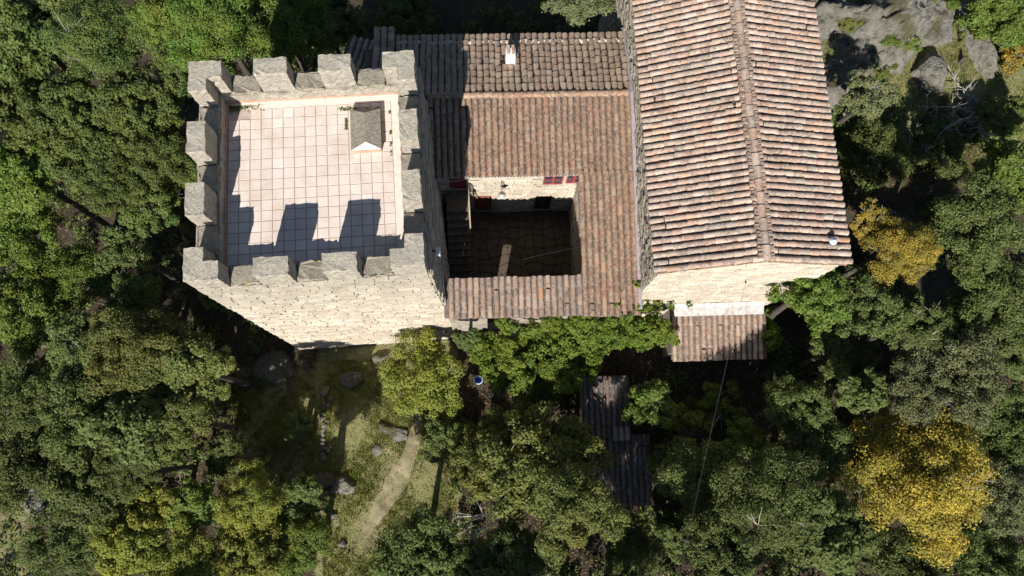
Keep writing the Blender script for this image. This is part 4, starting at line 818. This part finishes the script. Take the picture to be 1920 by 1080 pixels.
TREES = [
(25.0,12.7,6.6,0.61,'o','scrubby bush in a crack of the rock right beside the house eave'),
(26.5,10.7,6.0,0.70,'g','green scrub bush in the shade at the foot of the grey rock'),
(31.1,12.7,5.4,0.63,'o','thin scrub bush on the rocky slope left of the vivid corner tree'),
(30.6,8.4,4.6,0.92,'o','brownish scrub at the lower end of the rocky slope'),
(-8.4,13.8,7.9,1.36,'m','oak cut off by the top edge near the top left corner'),
(28.7,7.5,5.5,1.41,'h','low shaded oak in the dark dip right of the house, below the bare branches'),
(21.2,-5.3,6.3,1.49,'h','shaded oak in the dark hollow above left of the big golden tree'),
(16.2,-5.6,4.4,0.87,'h','narrow shaded tree right of the longer shed'),
(9.5,-9.4,4.4,1.26,'h','shaded tree at the bottom edge due south of the great olive oak'),
(14.2,-9.2,4.6,1.26,'h','unlit tree at the bottom edge below the longer shed'),
(-1.6,-4.8,4.6,0.95,'h','dark little tree in the lower left gap beside the clearing'),
(-6.0,3.5,5.7,1.13,'h','dark oak in the gap west of the tower foot'),
(-9.4,11.6,8.3,1.88,'m','grey green oak crown filling the top left corner'),
(-6.5,11.4,8.5,1.96,'m','dark green oak right of the top left corner crown'),
(-4.0,12.5,8.7,1.31,'l','lime tinted tree at the top edge left of the broad yellow green tree'),
(-1.3,11.1,9.5,1.90,'g','broad yellow green tree just above the north west corner merlon of the tower'),
(0.9,12.2,8.4,1.91,'g','bright green tree beside the dark gap behind the tower, its right half lit'),
(-3.3,10.4,8.1,1.23,'m','small dark oak touching the left side of the north west corner merlon'),
(-9.5,8.8,7.7,1.79,'m','rounded green oak at the left edge, below the top left corner crown'),
(-7.1,8.8,7.9,1.48,'m','compact green oak in the upper left wood, left of a dark gap'),
(-4.6,8.7,8.1,1.64,'m','oak crown left of the tower, level with its upper terrace'),
(-9.5,6.3,7.1,1.62,'l','yellowish lime tree at the left edge, level with the middle of the tower'),
(-7.1,7.5,7.3,1.54,'m','lumpy oak crown in the middle of the upper left wood'),
(-6.2,5.9,7.1,1.31,'m','shadow edged oak below the lumpy crown in the upper left wood'),
(-4.0,6.8,7.7,1.39,'m','oak leaning toward the west merlons of the tower'),
(-3.5,6.1,6.0,1.06,'g','small bright tree squeezed against the west wall of the tower'),
(-4.8,5.4,6.3,1.19,'m','low dark oak a little west of the tower wall'),
(-10.1,4.0,5.9,1.74,'l','pale lime tree at the left edge, halfway down the picture'),
(-9.7,1.1,5.7,1.93,'l','wide soft lime green tree at the left edge below the halfway line'),
(-7.9,2.5,5.3,1.36,'g','dim green shrub tree right of the pale lime tree'),
(-5.8,1.5,5.7,1.33,'h','sparse dark oak between the lime trees and the tower foot'),
(-6.7,-0.8,6.7,1.64,'h','green oak left of the large olive oak by the tower foot'),
(-4.3,-1.1,7.5,1.90,'o','large olive tinted oak nearest the south west foot of the tower'),
(-2.3,-1.6,7.1,1.45,'o','olive oak lobe reaching toward the round boulder'),
(-9.1,-2.4,6.5,1.58,'h','green oak at the left edge, two thirds down'),
(-6.6,-3.0,7.1,1.67,'h','dense green oak in the lower left wood'),
(-4.3,-3.5,7.3,1.69,'h','dense oak bordering the dark gap in the lower left wood'),
(-2.9,-3.6,6.9,1.23,'o','oak tongue jutting into the dark gap in the lower left wood'),
(-8.7,-5.1,6.1,1.69,'h','soft grey green tree above the pale bare patch at the left edge'),
(-6.4,-5.6,6.3,1.64,'h','grey green oak in the lower left wood, right of the soft one'),
(-4.7,-5.2,6.3,1.15,'h','small oak beside the dark gap in the lower left wood'),
(-7.5,-7.9,5.3,1.45,'h','green tree at the bottom edge, right of the dead brush pile'),
(-5.3,-7.8,5.5,1.49,'b','yellow speckled tree at the bottom edge left of the middle trees'),
(-4.1,-6.5,5.5,1.14,'b','small yellow tipped tree in the lower left wood'),
(-3.0,-8.3,5.3,1.46,'b','brownish yellow tree at the bottom edge of the lower left wood'),
(-2.4,-6.6,5.3,1.06,'g','dull green tree south of the dark gap'),
(-0.3,-6.5,6.2,1.23,'b','sunlit yellow green tree left of the footpath clearing'),
(-0.4,-8.5,5.4,1.46,'b','tawny yellow tree at the bottom edge left of the clearing'),
(1.3,-8.3,4.8,1.28,'l','bright green bush tree at the bottom edge beside the clearing'),
(1.4,-6.6,4.6,1.01,'h','dark shaded tree against the left edge of the clearing'),
(6.0,-1.7,4.4,1.79,'b','rounded yellow green tree at the south east foot of the tower'),
(10.5,-5.6,6.0,2.47,'o','great olive oak with bare twigs in the lower middle'),
(8.6,-5.3,4.8,1.61,'o','thin crowned oak with bare twigs left of the great olive oak'),
(11.8,-7.2,8.4,1.57,'o','lower right lobe of oak beside the small tiled sheds'),
(10.7,-3.3,3.9,1.07,'h','narrow green tree just below the climbing vine'),
(6.9,-4.4,3.4,1.03,'h','small dark green tree right of the footpath'),
(5.9,-8.7,4.6,1.68,'h','dark green tree at the bottom edge right of the clearing'),
(7.8,-9.2,4.2,1.16,'h','shaded tree at the bottom edge below the bare white branches'),
(15.3,-3.2,5.0,1.13,'g','fresh green bush tree on the right side of the small tiled sheds'),
(16.9,-6.4,6.7,1.61,'h','grey green oak under the hanging wire, right of the sheds'),
(18.6,-7.4,8.2,2.11,'h','large grey green oak in the lower right, left of the big yellow tree'),
(20.6,-8.3,8.3,1.60,'h','grey green oak touching the lower left of the big yellow tree'),
(16.7,-8.9,8.3,1.49,'h','green oak at the bottom edge right of the hanging wire'),
(24.8,-6.6,8.0,2.57,'y','big golden yellow tree in the lower right'),
(23.4,-5.9,5.4,0.89,'y','small rusty yellow tree at the left side of the big golden tree'),
(24.2,1.7,9.4,1.26,'y','golden yellow tree beside the south east corner of the stone house'),
(23.5,2.9,8.8,0.80,'y','thin yellow tree close to the east eave of the stone house'),
(20.7,-0.0,9.3,1.48,'g','green oak hiding the foot of the house at its south east corner'),
(23.2,-0.5,8.7,1.31,'h','dark oak below the golden tree by the house'),
(24.9,-1.0,8.3,1.16,'h','dark oak right of the oak below the golden tree'),
(22.4,-1.8,6.2,0.93,'h','small clump of oak right of the lean-to roof'),
(22.6,-3.1,7.7,1.12,'h','small sunlit oak in the dark hollow right of the lean-to'),
(20.7,-3.7,6.9,1.23,'h','deeply shaded oak in the hollow below the lean-to'),
(26.7,2.5,10.1,1.86,'h','tall green oak at the right, level with the gable of the house'),
(30.0,5.1,8.1,1.60,'g','green tree at the right edge under the upper rocks'),
(27.9,0.0,8.3,1.74,'h','soft green oak at the right, above the pale oak'),
(29.3,-1.6,7.5,1.45,'h','dark oak at the right edge halfway down'),
(26.2,-2.8,8.7,1.69,'p','pale grey green oak above the big golden tree'),
(24.8,-3.4,8.1,1.18,'p','pale oak lobe up and left of the pale grey green oak'),
(28.5,-4.8,7.3,1.46,'h','dim oak at the right edge beside the big golden tree'),
(28.0,-7.5,7.3,1.51,'p','pale willowy tree at the right edge beside the big golden tree'),
(24.1,-10.0,6.7,1.58,'h','dark oak at the bottom edge beneath the big golden tree'),
(27.2,-10.0,6.7,1.48,'h','pale dark mottled oak in the bottom right corner'),
(32.1,12.9,6.9,1.55,'g','vivid green tree in the top right corner'),
(33.4,11.7,5.6,1.11,'y','yellow tree at the right edge below the vivid corner tree'),
(24.3,8.4,8.5,1.11,'p','pale olive bush tree just right of the house roof'),
(27.2,11.7,6.9,0.78,'g','small green bush growing on the grey rock slope'),
(25.6,6.8,6.5,1.63,'h','dark oak in the shade along the east eave of the house'),
(30.4,11.3,4.6,0.74,'o','thin brownish tree on the slope below the rocks'),
(31.5,8.4,6.0,1.17,'o','scrubby tree near the right edge below the yellow corner tree'),
(12.8,12.4,9.6,1.52,'p','pale grey green olive tree behind the north roof at the top edge'),
(29.5,13.7,6.4,0.71,'g','little green shrub at the top edge beside the pale rocks'),
(2.0,14.5,5.0,1.34,'h','unlit oak in the deep shade behind the tower'),
(5.2,16.1,3.5,1.29,'h','unlit shrub tree in the deep shade behind the north roof'),
]
for (x, y, zt, r, ty, lb) in TREES:
    tree(x, y, zt, r, ty, lb, twigs=1 if 'twigs' in lb else 0)
for (x, y, zt, r, lb) in ((-1.6, -13.4, 6.2, 1.7, 'unseen oak just beyond the bottom edge, due south of the dry stone line'), (-3.2, -12.4, 6.8, 1.9, 'unseen oak just beyond the bottom edge, south of the tawny yellow tree'), (8.2, -13.6, 7.4, 2.2, 'unseen oak just beyond the bottom edge, below the bare bleached branches'), (10.9, -14.2, 7.8, 2.2, 'unseen oak just beyond the bottom edge, due south of the great olive oak'), (13.2, -12.9, 9.9, 2.7, 'tall unseen oak standing just beyond the bottom edge, due south of the sheds'), (17.2, -13.2, 9.6, 2.4, 'tall unseen oak just beyond the bottom edge, below the overhead wire')):
    tree(x, y, zt, r, 'h', lb)  # unseen oaks, added for the shade they cast into view

# climbing vine on the gallery wall
vine = thing('climbing_vine', 'bright green climbing vine spreading over the south wall of the gallery', 'vine', (11.5, -.6, gh(11.5, -.6)))
g = np.random.default_rng(5); L_ = []
for _ in range(84):
    x = g.uniform(8.5, 16.2); dep = 1.0 if x < 13.6 else .6; y = -.1 - g.uniform(.05, 1.0) * (2.35 if 9.0 < x < 12.8 else 1.5) * dep
    z = 5.3 - .55 * max(0, -y - .4) + g.uniform(-.5, .4); 
    if x < 9.5: z = min(z, 3.3)
    L_.append((x - 11.5, y + .6, z - gh(11.5, -.6), g.uniform(.3, .6)))
for _ in range(30): x = g.uniform(9.4, 13.0); L_.append((x - 11.5, .6 - g.uniform(.5, 2.5), g.uniform(4.2, 5.1) - gh(11.5, -.6), g.uniform(.3, .5)))
for _ in range(22): x = g.uniform(9.4, 14.0); L_.append((x - 11.5, .6 - g.uniform(.2, .6), g.uniform(5.2, 6.9) - gh(11.5, -.6), g.uniform(.2, .36)))
for (x, y, z, r) in ((14.1, -.15, 7.25, .3), (14.45, .05, 7.35, .22), (13.7, .2, 7.35, .18), (14.5, .9, 7.6, .2), (13.4, -.1, 7.2, .22), (12.0, -.35, 6.6, .3), (11.3, -.3, 6.5, .28), (13.0, -.35, 6.4, .34), (14.0, -.35, 6.2, .4), (15.0, .35, 6.2, .3), (15.6, .42, 6.0, .26), (16.2, .4, 5.9, .2), (16.9, .42, 5.75, .16), (9.9, -.45, 6.3, .26), (10.4, -.5, 5.9, .35)): L_.append((x - 11.5, y + .6, z - gh(11.5, -.6), r))
p, nn = clump_points(np.array(L_), 50000, g, 8, (.32, .5)); link('foliage', np_mesh('foliage', leaf_quads(p, nn, .11, .085, g), 4, LEAF['v']), vine)
b = MB()
for x in (9.6, 11.0, 12.3, 13.6, 15.2): b.tube(limb_path((x - 11.5, .3, -.3), (x - 11.5 + R(-.4, .4), .2, 3.8), .3, 6), [.05, .05, .045, .04, .035, .03, .02], 6)
link('stem', b.mesh('stem', M_BARK, True), vine)
cr = thing('ivy', 'yellow green ivy hanging at the right end of the lean-to roof', 'ivy', (20.5, -.6, gh(20.5, -.6)))
L_ = np.array([(R(-.25, .3), R(-.9, 1.0), R(1.4, 2.2), R(.22, .36)) for _ in range(12)]); p, nn = clump_points(L_, 5000, g, 8); link('foliage', np_mesh('foliage', leaf_quads(p, nn, .12, .085, g), 4, LEAF['v']), cr)
b = MB(); b.tube([(0, 0, -.3), (.05, .1, 1), (0, 0, 1.8)], [.04, .03, .02], 6); link('stem', b.mesh('stem', M_BARK, True), cr)
for i, (x, y, zt, r, lb) in enumerate(((17.2, -4.4, 3.9, 1.2, 'tangled bramble with yellowed leaves below the lean-to'), (18.6, -3.6, 3.9, 1.1, 'dark bramble under the lower edge of the lean-to roof'), (16.4, -5.6, 3.6, 1.0, 'bramble clump between the sheds and the hanging wire'), (19.6, -5.2, 4.4, 1.2, 'shaded bramble above the large grey green oak'))):
    t = thing('bramble', lb, 'bramble', (x, y, gh(x, y)), 0, 'brambles under the lean-to'); L_ = np.array([(R(-r, r) * .8, R(-r, r) * .8, (zt - gh(x, y)) * R(.3, .9), R(.25, .45)) for _ in range(16)])
    p, nn = clump_points(L_, 7000, g, 6, (.3, .5)); link('foliage', np_mesh('foliage', leaf_quads(p, nn, .12, .085, g), 4, LEAF['b'] if i == 0 else LEAF['g']), t)
    b = MB()
    for _ in range(26): a = R(0, 6.3); e = Vector((math.cos(a) * r * R(.4, 1), math.sin(a) * r * R(.4, 1), (zt - gh(x, y)) * R(.5, 1))); b.tube(limb_path((0, 0, -.1), e, .5, 5), [.02, .018, .015, .012, .009, .005], 4, cap=False)
    link('stem', b.mesh('stem', M_DEAD, True), t)

# bare branches
def bare(name, label, base, tips, r0, n2=5, cat='branch'):
    t = thing(name, label, cat, base); b = MB()
    for tip in tips:
        P_ = limb_path((0, 0, 0), tip, .25, 6); b.tube(P_, [r0 * (1 - .12 * k) for k in range(7)], 6, cap=False)
        for k in range(2, 7):
            for _ in range(n2 - 2):
                d = (Vector(tip).normalized() + Vector((R(-1, 1), R(-1, 1), R(-.4, .7)))).normalized() * R(.35, 1.0); p0 = P_[k]; pp = limb_path(p0, p0 + d, .12, 3); b.tube(pp, [r0 * .4, r0 * .3, r0 * .2, r0 * .1], 4, cap=False)
                for _ in range(3): d2 = (d.normalized() + Vector((R(-1, 1), R(-1, 1), R(-.5, .8)))).normalized() * R(.15, .45); b.tube([pp[2], pp[2] + d2], [r0 * .2, r0 * .07], 3, cap=False)
    link('boughs', b.mesh('boughs', M_DEAD, True), t); return t
bare('dead_branch', 'bare bleached branches reaching left below the great olive oak', (9.4, -7.5, 3.6), [(-2.6, .0, .2), (-1.9, -.7, .1), (-.9, -1.1, .0), (.3, -1.0, -.1)], .045)
bare('dead_branch', 'bare grey branches sprawling over the shaded slope right of the house roof', (31.3, 9.2, 4.9), [(-3.0, -.2, .6), (-2.3, -1.2, .5), (-1.7, 1.0, .8), (-.8, -1.4, .5)], .05)
bare('dead_branch', 'leafless twiggy bough low on the rocky slope, left of the sprawling grey branches', (28.6, 8.2, 4.6), [(-1.5, .6, .4), (-1.2, -.6, .4), (-.3, -1.0, .4)], .035)
bp = thing('brush_pile', 'heap of dead brown brushwood at the left edge', 'brushwood', (-11.6, -7.6, gh(-11.6, -7.6))); b = MB()
for _ in range(420): a = R(0, 6.3); q = abs(random.gauss(0, .5)); c = Vector((math.cos(a) * q * 1.3, math.sin(a) * q * .7, R(0, .45) * max(.1, 1 - q))); d = Vector((R(-1, 1), R(-.5, .5), R(-.2, .2))) * .4; b.tube([c - d, c + d], [.012, .004], 3, cap=False)
link('twigs', b.mesh('twigs', plain('brown_twig', (0.20, 0.13, 0.09), .9, .3), True), bp)

# grass and fallen leaves in the clearing and on the slope
def scatter(name, label, regions, n, mat, hgt, wid, seed, flat=False):
    g = np.random.default_rng(seed); out = []
    for (x0, x1, y0, y1, wgt) in regions:
        k = int(n * wgt); x = g.uniform(x0, x1, k); y = g.uniform(y0, y1, k); pn = np.sin(1.1 * x + 2) * np.sin(1.4 * y + .5) + .6 * np.sin(2.9 * x - y) + g.normal(0, .5, k)
        pathd = np.min([np.hypot(x - a[0], y - a[1]) - a[2] for a in pts], axis=0); ok = ((pn > -.25) | flat) & ((pathd > -.05) | (g.random(k) < .06)); x, y = x[ok], y[ok]; k = len(x); z = ground_h(x, y)
        a = g.uniform(0, 6.28, k); w = wid * g.uniform(.5, 1.3, k); h = hgt * g.uniform(.4, 1.3, k); lean = g.normal(0, hgt * .55, (k, 2)); c = np.stack([x, y, z], 1); d = np.stack([np.cos(a) * w, np.sin(a) * w, 0 * a], 1)
        if flat: e = np.stack([-np.sin(a) * w, np.cos(a) * w, 0 * a], 1); up = np.array([0, 0, .012]); T = np.stack([c - d + up, c + e * .6 + up * g.uniform(.6, 2.5, (k, 1)), c + d + up, c - e * .6 + up * g.uniform(.6, 2.5, (k, 1))], 1)
        else: T = np.stack([c - d, c + d, c + np.c_[lean, h]], 1)
        out.append(T.reshape(-1, 3))
    tag(link(name, np_mesh(name, np.concatenate(out), 4 if flat else 3, mat)), label, 'grass' if not flat else 'leaves', None, 'stuff')
CLR = [(1.2, 7.2, -11, -.6, .5), (-3.5, 1.5, -9, -1.2, .28), (22.5, 34, 6, 15.5, .3)]
scatter('grass', 'short yellowing grass in the clearing and on the rocky slope', CLR, 150000, LEAF['b'], .06, .022, 11)
scatter('grass_tufts', 'darker green grass tufts in the clearing', CLR, 26000, LEAF['g'], .10, .024, 12)
scatter('fallen_leaves', 'dry brown leaves lying on the ground', [(-14, 34, -11, 0, 1.0), (22, 34, 3, 15, .25), (-14, 0, 0, 15, .3)], 26000, leaf_mat('leaf_dead', [(0.20, 0.13, 0.07), (0.28, 0.19, 0.10), (0.14, 0.09, 0.05), (0.33, 0.24, 0.12)], None, .1, .8), .05, .045, 13, True)
# low undergrowth in the deep shade
for i, (x, y, r, lb) in enumerate(((-3.2, 2.5, 1.0, 'dim undergrowth west of the tower wall'), (-2.0, 5.0, 1.0, 'dark undergrowth pressed against the west tower wall'), (6.3, 13.6, 1.2, 'unlit shrub behind the north roof, left of the chimney'), (10.5, 13.8, 1.1, 'unlit shrub behind the north roof, right of the chimney'), (16.2, -8.6, 1.0, 'unlit shrub at the lower end of the long shed'), (0.2, -3.4, .7, 'shaded shrub left of the dry stone line'), (24.2, -1.6, 1.2, 'shaded shrub in the hollow right of the lean-to'), (-6.2, -1.0, 1.0, 'shaded shrub between the large olive oak and the lime trees'))):
    tree(x, y, gh(x, y) + 1.7, r, 'h', lb, 'undergrowth shrubs')
tree(7.95, -.75, 6.7, .55, 'h', 'small dark shrub added in the angle between the tower and the gallery eave', 'undergrowth shrubs')  # shrub added to darken the wall foot, where rubble lies in shade

# a continuous mass of low undergrowth under the wood
g = np.random.default_rng(21); L_ = []
def blocked(x, y):
    return (-1.0 < x < 8.2 and -1.0 < y < 8.5) or (3.0 < x < 14.8 and -.6 < y < 12.6) or (14 < x < 21.3 and -2.2 < y < 16) or (12.3 < x < 15.9 and -8 < y < -1.6) or (.6 < x < 7.0 and -12 < y < 0) or (21 < x < 33 and 9.6 < y) or (7 < x < 9.2 and -3 < y < 0) or (-3.2 < x < 1 and -6 < y < 0 and g.random() < .75)
while len(L_) < 1150:
    x, y = g.uniform(-17, 36), g.uniform(-12.5, 19)
    if blocked(x, y): continue
    L_.append((x, y, gh(x, y) + g.uniform(-.2, .3), g.uniform(.4, .75)))
p, nn = clump_points(np.array(L_), 150000, g, 8, (.3, .5)); tag(link('undergrowth', np_mesh('undergrowth', leaf_quads(p, nn, .15, .10, g), 4, LEAF['h'])), 'dark leafy undergrowth filling the gaps beneath the trees', 'undergrowth', None, 'stuff')
